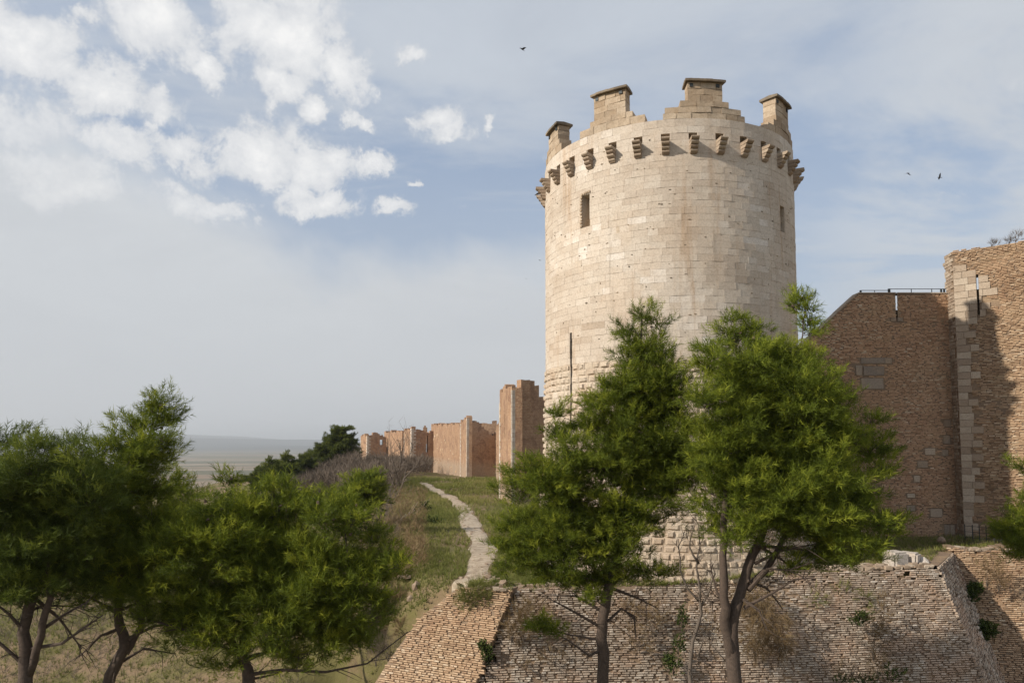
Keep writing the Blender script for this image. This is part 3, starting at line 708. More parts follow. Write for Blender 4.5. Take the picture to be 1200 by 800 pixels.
# shaded flank of the scarp and its end
A_b = A_m+unit(e_m)*L_m; B_in = np.array((23.5, 39.1, 1.06)); e_b = B_in-A_b; L_b = np.linalg.norm(e_b)
flank_top = lambda X: np.interp(X, [20, 23.5], [0.98, 1.2])
n_b = unit(np.cross(unit(e_b), D_S)); n_b = -n_b if n_b[0] < 0 else n_b
rr = np.random.default_rng(5)
def patch_any(A, e, d, L, H, course, blen, inside, nrm, **k):
    P, Q, T, C, n = brick_patch(A, e, d, L, H, course, blen, inside, **k)
    if np.dot(n, nrm) < 0:
        rel = P-C[:, None]; P = P-2*np.einsum('nkj,j->nk', rel, n)[:, :, None]*n; Q = Q[:, ::-1]; n = -n
    return P, Q, T, C, n
P, Q, T, C, _ = patch_any(A_b, e_b, D_S, L_b, 8.2, 0.12, 0.30, lambda s, t, C: (C[:, 2] < 1.05) & (s > -0.05) & (s < L_b), n_b, mat_prot=0.06, jit=0.012, miss=0.04, seed=8, erosion=0.05)
flank = join_blocks('flank_bricks', [(P, Q, T)], M['scarpbrick'], sc_main)
g = Geo()
q = [A_b-n_b*0.035, A_b+unit(e_b)*L_b-n_b*0.035]; q = q+[q[1]+D_S*8.4, q[0]+D_S*8.4]; bk = -n_b*1.4; bk[2] = 0
g.add(q+[p+bk for p in q], [(3, 2, 1, 0), (0, 1, 5, 4), (0, 1, 2, 3)], 0.5); g.build('flank_core', M['mortar'], sc_main)
# scarp further right, set back
sc_right = empty('brick_scarp', (29, 37, -7), 'set back brick scarp below the brick turret, sunlit with a slanting shadow', 'scarp')
A_c = B_in+np.array((0, 0, 0.25)); e_c = np.array((11.5, -1.6, 0)); L_c = np.linalg.norm(e_c)
top_c = lambda X: 1.27+0.10*np.sin(np.asarray(X)*1.7)+0.05*fbm(np.asarray(X)*3.0, np.asarray(X)*0.0, 1.0, 3, 35)
P, Q, T, C, n_c = brick_patch(A_c, e_c, D_S, L_c, 8.2, 0.092, 0.25, lambda s, t, C: (C[:, 2] < top_c(C[:, 0])) & (s < L_c), 0.040, 0.008, 0.03, depth=0.10, seed=12, wave=0.03, erosion=0.03, gapv=0.018)
join_blocks('brick_facing', [(P, Q, T)], M['redscarp'], sc_right)
shell(A_c, e_c, D_S, L_c, 8.4, n_c, 1.3, top_c, 'rubble_core', M['mortar'], sc_right, 30)
# orange scarp at the ridge end, proud of the main one
sc_left = empty('brick_scarp', (-2, 32, -7), 'orange rounded brick scarp under the end of the footpath', 'scarp')
D_L = np.array((-0.42, -0.44, -1.0)); A_l = np.array((0.12, 32.95, 0.75)); e_l = np.array((-0.9, 0.43, 0)); L_l = 10.0
def top_l(X): return np.interp(X, [-8, -6.7, -5.3, -4.2, -2.6, -1.5, 0.3], [-6.2, -4.9, -2.6, -1.15, 0.18, 0.36, 0.40])+0.06*fbm(X*3, X*0, 0.8, 3, 41)
P, Q, T, C, n_l = patch_any(A_l, e_l, D_L, L_l, 8.2, 0.082, 0.25, lambda s, t, C: (C[:, 2] < top_l(C[:, 0])+0.02) & (s > -0.02+0.1*np.sin(t*5)), np.array((-0.3, -0.8, 0.4)), mat_prot=0.028, jit=0.006, miss=0.02, depth=0.10, seed=17, wave=0.04, erosion=0.02, gapv=0.014)
scr = pix_np(C); size = np.linalg.norm(P[:, 4]-P[:, 6], axis=1)*((scr[:, 0] > 490) & (scr[:, 0] < 580) & (scr[:, 1] > 700) & (scr[:, 1] < 798))
part = np.zeros(len(P), bool); part[np.argsort(-size)[:280]] = True
part_blocks('brick', P[part], Q, T[part], M['redscarp'], sc_left)
join_blocks('brick_facing', [(P[~part], Q, T[~part])], M['redscarp'], sc_left)
g = Geo(); eL = unit(e_l); bk = np.array((0.42, 0.86, 0))*0.9
for k in range(50):
    s0, s1 = L_l*k/50, L_l*(k+1)/50; t0s = []
    base = A_l-n_l*0.05
    for s in (s0, s1):
        t = 0.0
        for _ in range(6): c = base+eL*s+D_L*t; t = base[2]-float(top_l(c[0]))
        t0s.append(t)
    q = [base+eL*s0+D_L*t0s[0], base+eL*s1+D_L*t0s[1], base+eL*s1+D_L*8.4, base+eL*s0+D_L*8.4]; g.add(q+[p+bk for p in q], [(0, 3, 2, 1), (0, 1, 5, 4), (0, 4, 7, 3)], 0.5)
g.build('rubble_core', M['mortar'], sc_left)

# ---- curtain wall on the right
YW = 46.0
def wp(px, py, Y=YW): return pix(px, py, Y)
wall = empty('curtain_wall', (22, YW, 0.9), 'shaded brown brick curtain wall with sloping left shoulder between the tower and the turret', 'wall')
zt_w = wp(1010, 344)[2]; xs_l = wp(1006, 344)[0]; x_sl2 = wp(1003, 346.5)[0]; z_sl2 = wp(1003, 346.5)[2]; x_bl = wp(945, 400)[0]; z_bl = wp(945, 400)[2]
x_slit = wp(1051, 360)[0]; z_slit = wp(1051, 376)[2]
k_sl = (z_sl2-z_bl)/(x_sl2-x_bl)
def top_w(X):
    return np.where(X > xs_l, zt_w, np.where(X > x_sl2, z_sl2+(X-x_sl2)*(zt_w-z_sl2)/(xs_l-x_sl2), z_sl2+(X-x_sl2)*k_sl))
blocks_w = [(1009, 419, 1037, 426), (1012, 429, 1036, 440), (1009, 443, 1035, 456), (1037, 419, 1045, 426), (1003, 428, 1010, 440), (1044, 372, 1050.4, 377), (1051.6, 372, 1058, 377), (1090, 596, 1104, 606), (1106, 510, 1113, 520), (1084, 525, 1096, 533), (1075, 540, 1087, 548), (1071, 557, 1078, 565), (1063, 592, 1072, 599), (1063, 578, 1072, 583), (1107, 615, 1113, 626), (1114, 615, 1119, 626), (1066, 632, 1080, 638), (1107, 492, 1114, 500), (1104, 527, 1111, 534)]
rects = []
for (a, b, c, d_) in blocks_w:
    p, q_ = wp(a, d_), wp(c, b); rects.append((p[0], q_[0], p[2], q_[2]))
def in_rect(C, pad=0.0):
    m = np.zeros(len(C), bool)
    for x0, x1, z0, z1 in rects: m |= (C[:, 0] > x0-0.12-pad) & (C[:, 0] < x1+0.12+pad) & (C[:, 2] > z0-0.04) & (C[:, 2] < z1+0.04)
    return m
A_w = np.array((13.0, YW, zt_w)); 
P, Q, T, C, _ = brick_patch(A_w, (1, 0, 0), (0, 0, -1.0), 14.9, zt_w-0.5, 0.09, 0.27,
    lambda s, t, C: (C[:, 2] < top_w(C[:, 0])-0.06) & ~in_rect(C) & ~((np.abs(C[:, 0]-x_slit) < 0.16) & (C[:, 2] > z_slit)), 0.016, 0.005, 0.015, seed=21, wave=0.03, erosion=0.02, gapv=0.016)
join_blocks('brick_facing', [(P, Q, T)], M['wallbrick'], wall)
g = Geo(); y0 = YW+0.03; th = 0.7; OB = (0.53*th, th, 0)
xl = 13.0; zl = float(top_w(np.array(xl)))
prism(g, [(xl, y0, 0), (xl, y0, zl), (x_sl2, y0, z_sl2), (xs_l, y0, zt_w), (x_slit-0.055, y0, zt_w), (x_slit-0.055, y0, 0)], OB)
prism(g, [(x_slit-0.055, y0, 0), (x_slit-0.055, y0, z_slit), (x_slit+0.055, y0, z_slit), (x_slit+0.055, y0, 0)], OB)
prism(g, [(x_slit+0.055, y0, 0), (x_slit+0.055, y0, zt_w), (28.0, y0, zt_w), (28.0, y0, 0)], OB)
prism(g, [(x_slit-0.2, y0+0.75, 0), (x_slit-0.2, y0+0.75, z_slit+0.85), (x_slit+0.8, y0+0.75, z_slit+0.85), (x_slit+0.8, y0+0.75, 0)], (0, 0.2, 0))
g.build('wall_core', M['mortar'], wall)
g = Geo()
for (xa, za, xb, zb) in ((xl, zl, x_sl2, z_sl2), (x_sl2, z_sl2, xs_l, zt_w), (xs_l, zt_w, x_slit-0.06, zt_w), (x_slit+0.06, zt_w, 27.9, zt_w)):
    n_ = max(2, int(math.hypot(xb-xa, zb-za)/0.8)); up = unit((-(zb-za), 0, xb-xa)); ee = unit((xb-xa, 0, zb-za)); Ls = math.hypot(xb-xa, zb-za)
    for k in range(n_):
        c = np.array((xa, y0+th/2-0.05, za))+ee*Ls*(k+0.5)/n_+up*0.035
        g.box(c, ee, (0, 1, 0), up, Ls/n_/2-0.01, th/2+0.03, 0.035+random.uniform(0, 0.01), random.random())
g.build('coping', M['paleblock'], wall)
def face_blocks(rects_, y, mats, parent, name='stone_block', prot=0.012):
    for k, (x0, x1, z0, z1) in enumerate(rects_):
        C = np.array([((x0+x1)/2, y, (z0+z1)/2)]); o = np.ones((1, 3))
        P, Q = block_arrays(C, np.array([[1, 0, 0.]]), np.array([[0, 0, 1.]]), np.array([[0, -1, 0.]]), (x1-x0)/2-0.01, (z1-z0)/2-0.01, prot+random.uniform(0, 0.02), 0.05, 0.02, 0.006)
        part_blocks(name, P, Q[:, ::-1], [random.random()], mats[k % len(mats)], parent)
face_blocks(rects[:3], YW, [M['greyblock']], wall); face_blocks(rects[3:], YW, [M['paleblock'], M['greyblock']], wall)

# ---- polygonal turret at the right edge
ZT = pix(1112, 297, 45.6)[2]
turret = empty('brick_turret', (30, 44, 0.9), 'tall sunlit brick turret with pale stone corner, shadow of the tower across it', 'turret')
P0 = np.array((28.0, 46.3)); P1 = np.array((27.75, 45.0)); P2 = np.array((31.9, 41.2)); P3 = np.array((37, 41.0)); P4 = np.array((39, 47.5))
e_t = np.append(P2-P1, 0); L_t = np.linalg.norm(e_t); eT = unit(e_t); nT = unit(np.cross(eT, (0, 0, 1))); nT = nT if nT[1] < 0 else -nT
def px_on_face(px, py):
    """s and z on the turret's main face for a pixel"""
    v = (CY-py)/F; t = math.tan(PITCH); best = None
    s = 0.0
    lo, hi = -1.0, L_t+2
    for _ in range(40):
        m = (lo+hi)/2; Y = P1[1]+eT[1]*m; X = pix(px, py, Y)[0]
        if P1[0]+eT[0]*m < X: lo = m
        else: hi = m
    return lo, pix(px, py, P1[1]+eT[1]*lo)[2]
s_sl, z_sl_t = px_on_face(1145, 321); _, z_sl_b = px_on_face(1145, 369)
def stone_zone(s, z):
    zz = lambda y: px_on_face(1140, y)[1]
    teeth = 0.22*np.sign(np.sin(z*math.pi/0.42))
    w_ = np.interp(z, [zz(650), zz(600), zz(520), zz(420), zz(375), zz(368), zz(335), zz(322), zz(312), zz(305)], [0.6, 0.75, 0.95, 0.85, 0.95, 1.95, 2.15, 1.45, 0.85, 0.0])
    return s < w_+teeth*(w_ > 0.1)
A_t = np.array((P1[0], P1[1], ZT+0.02))
def zt_t(s): return ZT-0.05+0.06*np.sin(s*2.1)+0.04*np.sin(s*5.3)
slit_t = lambda s, z, w_: (np.abs(s-s_sl) < w_) & (z > z_sl_b) & (z < z_sl_t)
P, Q, T, C, _ = brick_patch(A_t, e_t, (0, 0, -1.0), L_t, ZT-0.6, 0.095, 0.28, lambda s, t, C: (C[:, 2] < zt_t(s)) & (s > 0.05) & ~stone_zone(s, C[:, 2]) & ~slit_t(s, C[:, 2], 0.2) & (s < L_t), 0.022, 0.006, 0.02, seed=31, wave=0.03, erosion=0.03, gapv=0.018)
join_blocks('brick_facing', [(P, Q, T)], M['redscarp'], turret)
Cs, HU, HV = [], [], []
z = 0.7
while z < ZT-0.3:
    h = 0.42; s = 0.0
    while s < 2.7:
        L = random.uniform(0.42, 0.8); m = s+L/2
        if stone_zone(m+0.1, z+h/2) and not slit_t(m, z+h/2, L/2+0.06): Cs.append((m, z+h/2)); HU.append(L/2-0.008); HV.append(h/2-0.008)
        elif stone_zone(m+0.1, z+h/2):
            a, b = s, s_sl-0.06
            if b-a > 0.12: Cs.append(((a+b)/2, z+h/2)); HU.append((b-a)/2-0.004); HV.append(h/2-0.008)
            a, b = s_sl+0.06, s+L
            if b-a > 0.12: Cs.append(((a+b)/2, z+h/2)); HU.append((b-a)/2-0.004); HV.append(h/2-0.008)
        s += L
    z += h
Cs = np.array(Cs); C3 = np.array((P1[0], P1[1], 0))+Cs[:, :1]*eT+np.stack((0*Cs[:, 1], 0*Cs[:, 1], Cs[:, 1]), 1); o1 = np.ones((len(Cs), 1))
Pb, Qb = block_arrays(C3, o1*eT, o1*np.array((0, 0, 1.)), o1*nT, np.array(HU), np.array(HV), 0.045+0.01*rng.random(len(Cs)), 0.05, 0.012, 0.004)
part_blocks('corner_stone', Pb, Qb if np.dot(np.cross(eT, (0, 0, 1)), nT) > 0 else Qb[:, ::-1], rng.uniform(0.2, 1, len(Cs)), M['paleblock'], turret)
# side cheek next to the curtain wall
e_k = np.append(P1-P0, 0); L_k = np.linalg.norm(e_k)
P, Q, T, C, _ = patch_any(np.array((P0[0], P0[1], ZT)), e_k, (0, 0, -1.0), L_k-0.02, ZT-0.6, 0.21, 0.5, lambda s, t, C: (s < L_k-0.1) & (s > 0), np.array((-1, -0.1, 0)), mat_prot=0.02, jit=0.006, miss=0.01, seed=33, erosion=0.02)
join_blocks('side_stones', [(P, Q, T)], M['paleblock'], turret)
g = Geo(); inn = -nT
def wallseg(a, b, z0, z1, nrm, thick, ob=None):
    a = np.append(a, 0)-nrm*0.04; b = np.append(b, 0)-nrm*0.04
    prism(g, [a+(0, 0, z0), b+(0, 0, z0), b+(0, 0, z1), a+(0, 0, z1)], -nrm*thick if ob is None else ob)
sa = P1+eT[:2]*(s_sl-0.055); sb = P1+eT[:2]*(s_sl+0.055)
ob = np.array((.64, 1.0, 0))*1.0
wallseg(P1, sa, 0.3, ZT-0.07, nT, 1.1, ob); wallseg(sa, sb, 0.3, z_sl_b, nT, 1.1, ob); wallseg(sa, sb, z_sl_t, ZT-0.07, nT, 1.1, ob); wallseg(sb, P2, 0.3, ZT-0.07, nT, 1.1, ob)
n0 = unit(np.cross(unit(np.append(P1-P0, 0)), (0, 0, 1))); n0 = n0 if n0[0] < 0 else -n0
wallseg(P0, P1, 0.3, ZT-0.07, n0, 1.1)
wallseg(P2, P3, 0.3, ZT-0.07, np.array((0, -1.0, 0)), 1.1); wallseg(P3, P4, 0.3, ZT-0.07, np.array((1.0, 0, 0)), 1.1)
mid = (sa+sb)/2+np.array((.64, 1.0))*1.15
g.box((mid[0], mid[1], z_sl_b+0.85), eT, (0, 0, 1), nT, 0.35, 0.95, 0.12)
g.build('turret_core', M['mortar'], turret)
P, Q, T, C, _ = brick_patch(np.array((P2[0], P2[1], ZT)), np.append(P3-P2, 0), (0, 0, -1.0), 5.1, ZT-0.6, 0.21, 0.5, lambda s, t, C: s > 0, 0.03, 0.008, 0.03, seed=35)
join_blocks('brick_facing', [(P, Q, T)], M['redscarp'], turret)

# ------------------------------------------------------------------ far curtain wall and its towers
def ragged(g, a, b, zb, prof, thick, col=0.55, holes=(), seed=0, rag=0.28):
    """wall from a to b made of narrow columns with an uneven top; prof = [(0..1, z)]"""
    r = random.Random(seed); a, b = np.array(a, float), np.array(b, float); L = np.linalg.norm(b-a); e = (b-a)/L; n = np.array((e[1], -e[0]))
    cuts = set(np.round(np.linspace(0, L, max(2, int(L/col)+1)), 3))
    for h in holes: cuts |= {round(h[0]*L-h[1]/2, 3), round(h[0]*L+h[1]/2, 3)}
    cuts = sorted(c for c in cuts if 0 <= c <= L+0.01)
    for s0, s1 in zip(cuts[:-1], cuts[1:]):
        if s1-s0 < 0.02: continue
        m = (s0+s1)/2; zt = float(np.interp(m/L, [p[0] for p in prof], [p[1] for p in prof]))+r.uniform(-rag, rag)+rag*1.6*math.sin(m*1.1+seed)*math.sin(m*.37+2*seed)
        segs = [(zb, zt)]
        for h in holes:
            if abs(m-h[0]*L) < h[1]/2: segs = [(zb, h[2]), (h[3], zt)]
        for za, zc in segs:
            if zc-za < 0.05: continue
            p0 = a+e*s0; p1 = a+e*s1
            prism(g, [(*p0, za), (*p1, za), (*p1, zc), (*p0, zc+r.uniform(-.12, .12))], (-n[0]*thick, -n[1]*thick, 0))
    return e, n
def quoins(g, c, d1, n1, d2, n2, z0, z1, h=0.42, w=(0.9, 0.5)):
    """alternating corner stones on the two faces that meet at c"""
    z = z0; k = 0
    while z < z1-0.1:
        a, b = (w[0], w[1]) if k % 2 else (w[1], w[0])
        d1_, d2_ = np.append(d1, 0), np.append(d2, 0)
        cc = np.array((c[0], c[1], z+h/2))
        n1_, n2_ = np.append(n1, 0), np.append(n2, 0)
        g.box(cc+d1_*a/2+n1_*0.02+n2_*0.0, d1_, (0, 0, 1), n1_, a/2, h/2-0.012, 0.05, random.uniform(0.3, 1))
        g.box(cc+d2_*b/2+n2_*0.02, d2_, (0, 0, 1), n2_, b/2+0.03, h/2-0.014, 0.05, random.uniform(0.3, 1))
        z += h; k += 1
def base_z(px, py, Y): return pix(px, py, Y)[2]
def far_tower(c, wfront, dside, zb, ztop_f, ztop_s, label, qw=0.9, hol_f=(), hol_s=(), seed=0, zq=None, rot=0.42):
    wfront = wfront*1.13
    """c = corner nearest the camera on the left, front face to the right of it, lit side face running back"""
    root = empty('wall_tower', (c[0]+wfront/2, c[1]+2, zb), label, 'tower', 'ruined towers of the far curtain wall')
    ef = np.array((math.cos(rot), math.sin(rot))); es = unit(np.array(dside, float))
    ls = np.linalg.norm(dside)
    g = Geo(); c = np.array(c, float)
    ragged(g, c, c+ef*wfront, zb-1.5, ztop_f, 1.1, 0.5, hol_f, seed)
    g.build('front_wall', M['farbrick'], root)
    g = Geo(); st = c+es*ls
    _, nn = ragged(g, st, c+es*0.02, zb-1.5, [(1-s, z) for s, z in ztop_s][::-1], 1.1, 0.5, hol_s, seed+1)
    g.build('side_wall', M['farbrick'], root)
    nf = np.array((ef[1], -ef[0]))
    e2 = -es; n2 = np.array((e2[1], -e2[0]))
    g = Geo(); zt = zq if zq else min(ztop_f[0][1], ztop_s[0][1])-0.4
    quoins(g, c, ef, nf, es, n2, zb-0.5, zt, 0.45, (qw*0.75, qw*0.42)); 
    g.build('quoins', M['ashlar'], root)
    g = Geo(); z = zb-0.5; k = 0
    while z < zt-1.0:
        L = 0.9 if k % 2 else 0.5; cc = np.array((*(c+es*(ls-L/2)), z+0.22)); g.box(cc+np.append(n2, 0)*0.02, np.append(es, 0), (0, 0, 1), np.append(n2, 0), L/2, 0.21, 0.05, random.uniform(0.3, 1)); z += 0.45; k += 1
    g.build('side_quoins', M['ashlar'], root)
    return root
def Z(py, Y): return pix(600, py, Y)[2]
def Xp(px, Y): return pix(px, 540, Y)[0]
# nearest tower, beside the round tower
Y1 = 76.0
far_tower((Xp(600, Y1), Y1), 4.2, (-1.45, 9.5), Z(598, Y1), [(0, Z(456, Y1)), (0.12, Z(450, Y1)), (0.3, Z(448, Y1)), (0.48, Z(450, Y1)), (0.62, Z(455, Y1)), (0.66, Z(463, Y1)), (0.8, Z(468, Y1)), (1, Z(472, Y1))],
          [(0, Z(454, Y1)), (0.5, Z(452, Y1)), (1, Z(453, Y1+6))], 'tall ruined brick tower with toothed pale corner stones beside the round tower', 1.1, seed=2, hol_s=((0.45, 0.35, Z(513, 80), Z(484, 80)),))
# second
Y2 = 146.0
far_tower((Xp(547, Y2), Y2), 6.1, (-1.9, 8.5), Z(566, Y2), [(0, Z(489, Y2)), (0.1, Z(488, Y2)), (0.3, Z(495, Y2)), (0.42, Z(496, Y2)), (0.6, Z(503, Y2)), (0.75, Z(510, Y2)), (0.9, Z(511, Y2)), (1, Z(505, Y2))],
          [(0, Z(489, Y2)), (1, Z(493, Y2))], 'ruined brick tower with broken slanting top and black stained corner, middle of the far wall', 1.3, seed=4)
Y3 = 192.0
far_tower((Xp(482, Y3), Y3), 5.4, (-3.3, 8.5), Z(566, Y3), [(0, Z(501, Y3)), (0.3, Z(503, Y3)), (0.7, Z(505, Y3)), (1, Z(503, Y3))],
          [(0, Z(501, Y3)), (0.6, Z(502, Y3)), (1, Z(504, Y3))], 'ruined brick tower with narrow slit and pale corners, rubble at its foot', 1.6, seed=6, hol_f=((0.70, 0.5, Z(530, Y3), Z(510, Y3)),), hol_s=((0.4, 0.6, Z(522, Y3), Z(509, Y3)),))
Y4 = 214.0
far_tower((Xp(430, Y4), Y4), 5.1, (-3.6, 8), Z(572, Y4), [(0, Z(509, Y4)), (0.45, Z(508, Y4)), (1, Z(511, Y4))],
          [(0, Z(509, Y4)), (1, Z(510, Y4))], 'farthest ruined brick tower with a round-headed window open to the sky', 1.4, seed=8, hol_f=((0.74, 0.95, Z(521, Y4), Z(515, Y4)),))
def curtain(a, b, zb, prof, label, seed, holes=(), thick=1.6):
    m = (np.array(a)+np.array(b))/2
    root = empty('curtain_wall', (m[0], m[1], zb), label, 'wall', 'far curtain wall stretches')
    g = Geo(); e, n = ragged(g, a, b, zb-2, prof, thick, 0.9, holes, seed, 0.2); g.build('wall_body', M['farbrick'], root)
    g = Geo(); r = random.Random(seed+9); L = float(np.linalg.norm(np.array(b)-np.array(a))); sg = -1 if n[0] > 0 else 1
    for _ in range(46):       # lost bricks and pale repairs standing just proud of the face
        q = np.array(a)+e*r.uniform(.02, .98)*L+n*sg*0.0; g.box((q[0]+n[0]*.0, q[1]+n[1]*.0, r.uniform(zb+.6, zb+9.5)), (e[0], e[1], 0), (0, 0, 1), (n[0], n[1], 0), r.uniform(.25, .9), r.uniform(.08, .3), .04, r.random())
    g.build('repair_patches', M['redscarp'], root)['kind'] = 'stuff'
    return root
# stretches are given from far to near so their outer face looks to the valley
c12 = curtain((Xp(581, 150), 150.0), (-1.35, 85.3), -0.3, [(0, Z(505, 150)), (0.3, Z(499, 130)), (0.55, Z(500, 112)), (0.8, Z(497, 97)), (0.85, Z(482, 93)), (1, Z(484, 86))], 'stretch of far brick wall with an arched doorway between the tall tower and the broken one', 3)
curtain((Xp(505, 199), 199.0), (Xp(541, 153), 153.0), -1.0, [(0, Z(497.5, 199)), (0.5, Z(497, 175)), (1, Z(496, 153))], 'sunlit orange stretch of far brick wall between the broken tower and the slit tower', 5)
curtain((Xp(450, 222), 222.0), (Xp(471, 200), 200.0), -2.2, [(0, Z(506, 222)), (1, Z(505, 200))], 'short sunlit stretch of far brick wall left of the slit tower', 7)
g = Geo()    # inner return seen behind the broken tower
ragged(g, (Xp(560, 165), 165.0), (Xp(582, 165), 165.0), -1, [(0, Z(496, 165)), (1, Z(494, 165))], 1.5, 1.0, (), 9); o = g.build('inner_wall', M['farbrick'], c12)
# stump of wall standing behind the slit tower
st = empty('wall_stump', (Xp(497, 205), 205, 8), 'thin brick stump rising behind the top of the slit tower', 'wall stump'); g = Geo(); ragged(g, (Xp(495.5, 205), 205.0), (Xp(500, 205), 205.0), 6, [(0, Z(500, 205)), (1, Z(500, 205))], 0.8, 0.6, (), 3); ragged(g, (Xp(496.5, 204.0), 204.0), (Xp(498.5, 204), 204.0), 6, [(0, Z(498, 205)), (1, Z(498, 205))], 0.6, 0.6, (), 3); g.build('stump_brickwork', M['farbrick'], st)
# doorway in the first stretch: stone arch round a flat dark sheet standing for the recess shade
def doorway():
    a = np.array((Xp(581, 150), 150.0)); b = np.array((-1.35, 85.3)); e = unit(b-a); n = np.array((e[1], -e[0]))
    c = b-e*3.2; zb = float(ground(c[0], c[1])); g = Geo(); w_, hh = 1.1, 3.4
    for s in (-1, 1):
        for k in range(8): g.box((*(c+e*s*(w_+0.2)+n*0.05), zb+0.2+k*0.42), (*e, 0), (0, 0, 1), (*n, 0), 0.25+0.08*(k % 2), 0.2, 0.08, random.random())
    for k in range(9):
        an = math.pi*(k+0.5)/9; p = c+e*math.cos(an)*(w_+0.2)+n*0.05; tn = np.array((*(e*math.cos(an)), math.sin(an))); tg = np.array((*(-e*math.sin(an)), math.cos(an)))
        g.box((*p, zb+hh+math.sin(an)*(w_+0.2)), tn, tg, (*n, 0), 0.25, 0.23, 0.08, random.random())
    g.build('door_surround', M['paleblock'], c12)
    g = Geo(); P_ = [(*(c-e*w_+n*0.03), zb-0.3), (*(c+e*w_+n*0.03), zb-0.3)]+[(*(c+e*math.cos(t)*w_+n*0.03), zb+hh+math.sin(t)*w_) for t in np.linspace(0, math.pi, 9)]
    g.add(P_, [tuple(range(len(P_)))], 0.0); g.build('recess_shade', M['iron'], c12)
doorway()

# ------------------------------------------------------------------ vegetation
def make_tufts(nvar=12, needles=12, L=0.34, nl=0.20, wd=0.019, seed=0, spread=(25, 62)):
    """small brushes of needles along a shoot, pointing to +Z"""
    r = np.random.default_rng(seed); out = []
    for _ in range(nvar):
        V = np.zeros((needles*3, 3))
        for k in range(needles):
            z = L*(0.1+0.9*(k/needles)); az = r.uniform(0, 2*math.pi); el = math.radians(r.uniform(*spread))
            d = np.array((math.sin(el)*math.cos(az), math.sin(el)*math.sin(az), math.cos(el))); sd = unit(np.cross(d, r.normal(0, 1, 3)))
            b = np.array((0, 0, z)); l = nl*r.uniform(0.7, 1.2)
            V[3*k] = b-sd*wd/2; V[3*k+1] = b+sd*wd/2; V[3*k+2] = b+d*l
        out.append(V)
    return np.array(out)
TUFT = make_tufts()
TUFT_FAR = make_tufts(6, 7, 0.4, 0.34, 0.075, 3, (30, 80))
TWIG = make_tufts(6, 9, 0.7, 0.55, 0.016, 4, (8, 45))
GRASS = make_tufts(8, 5, 0.02, 0.26, 0.024, 5, (8, 50))
LEAFY = make_tufts(6, 10, 0.30, 0.13, 0.075, 6, (30, 85))
def place(tmpl, P, D, S_, r):
    """instances of template brushes at P pointing along D with size S_ -> vertices"""
    n = len(P); D = D/np.linalg.norm(D, axis=1)[:, None]
    a = np.cross(D, r.normal(0, 1, (n, 3))); a /= np.linalg.norm(a, axis=1)[:, None]; b = np.cross(D, a)
    T = tmpl[r.integers(0, len(tmpl), n)]*S_[:, None, None]
    return P[:, None]+T[:, :, 0:1]*a[:, None]+T[:, :, 1:2]*b[:, None]+T[:, :, 2:3]*D[:, None]
def tuft_mesh(name, tmpl, P, D, S_, tn, mat, parent, r, kind=None):
    V = place(tmpl, P, D, S_, r); k = V.shape[1]
    o = mesh(name, V.reshape(-1, 3), np.arange(len(P)*k, dtype=np.int32).reshape(-1, 3), mat, parent, np.repeat(tn, k))
    if kind: o['kind'] = kind
    return o
def ppm(Y): return F/Y
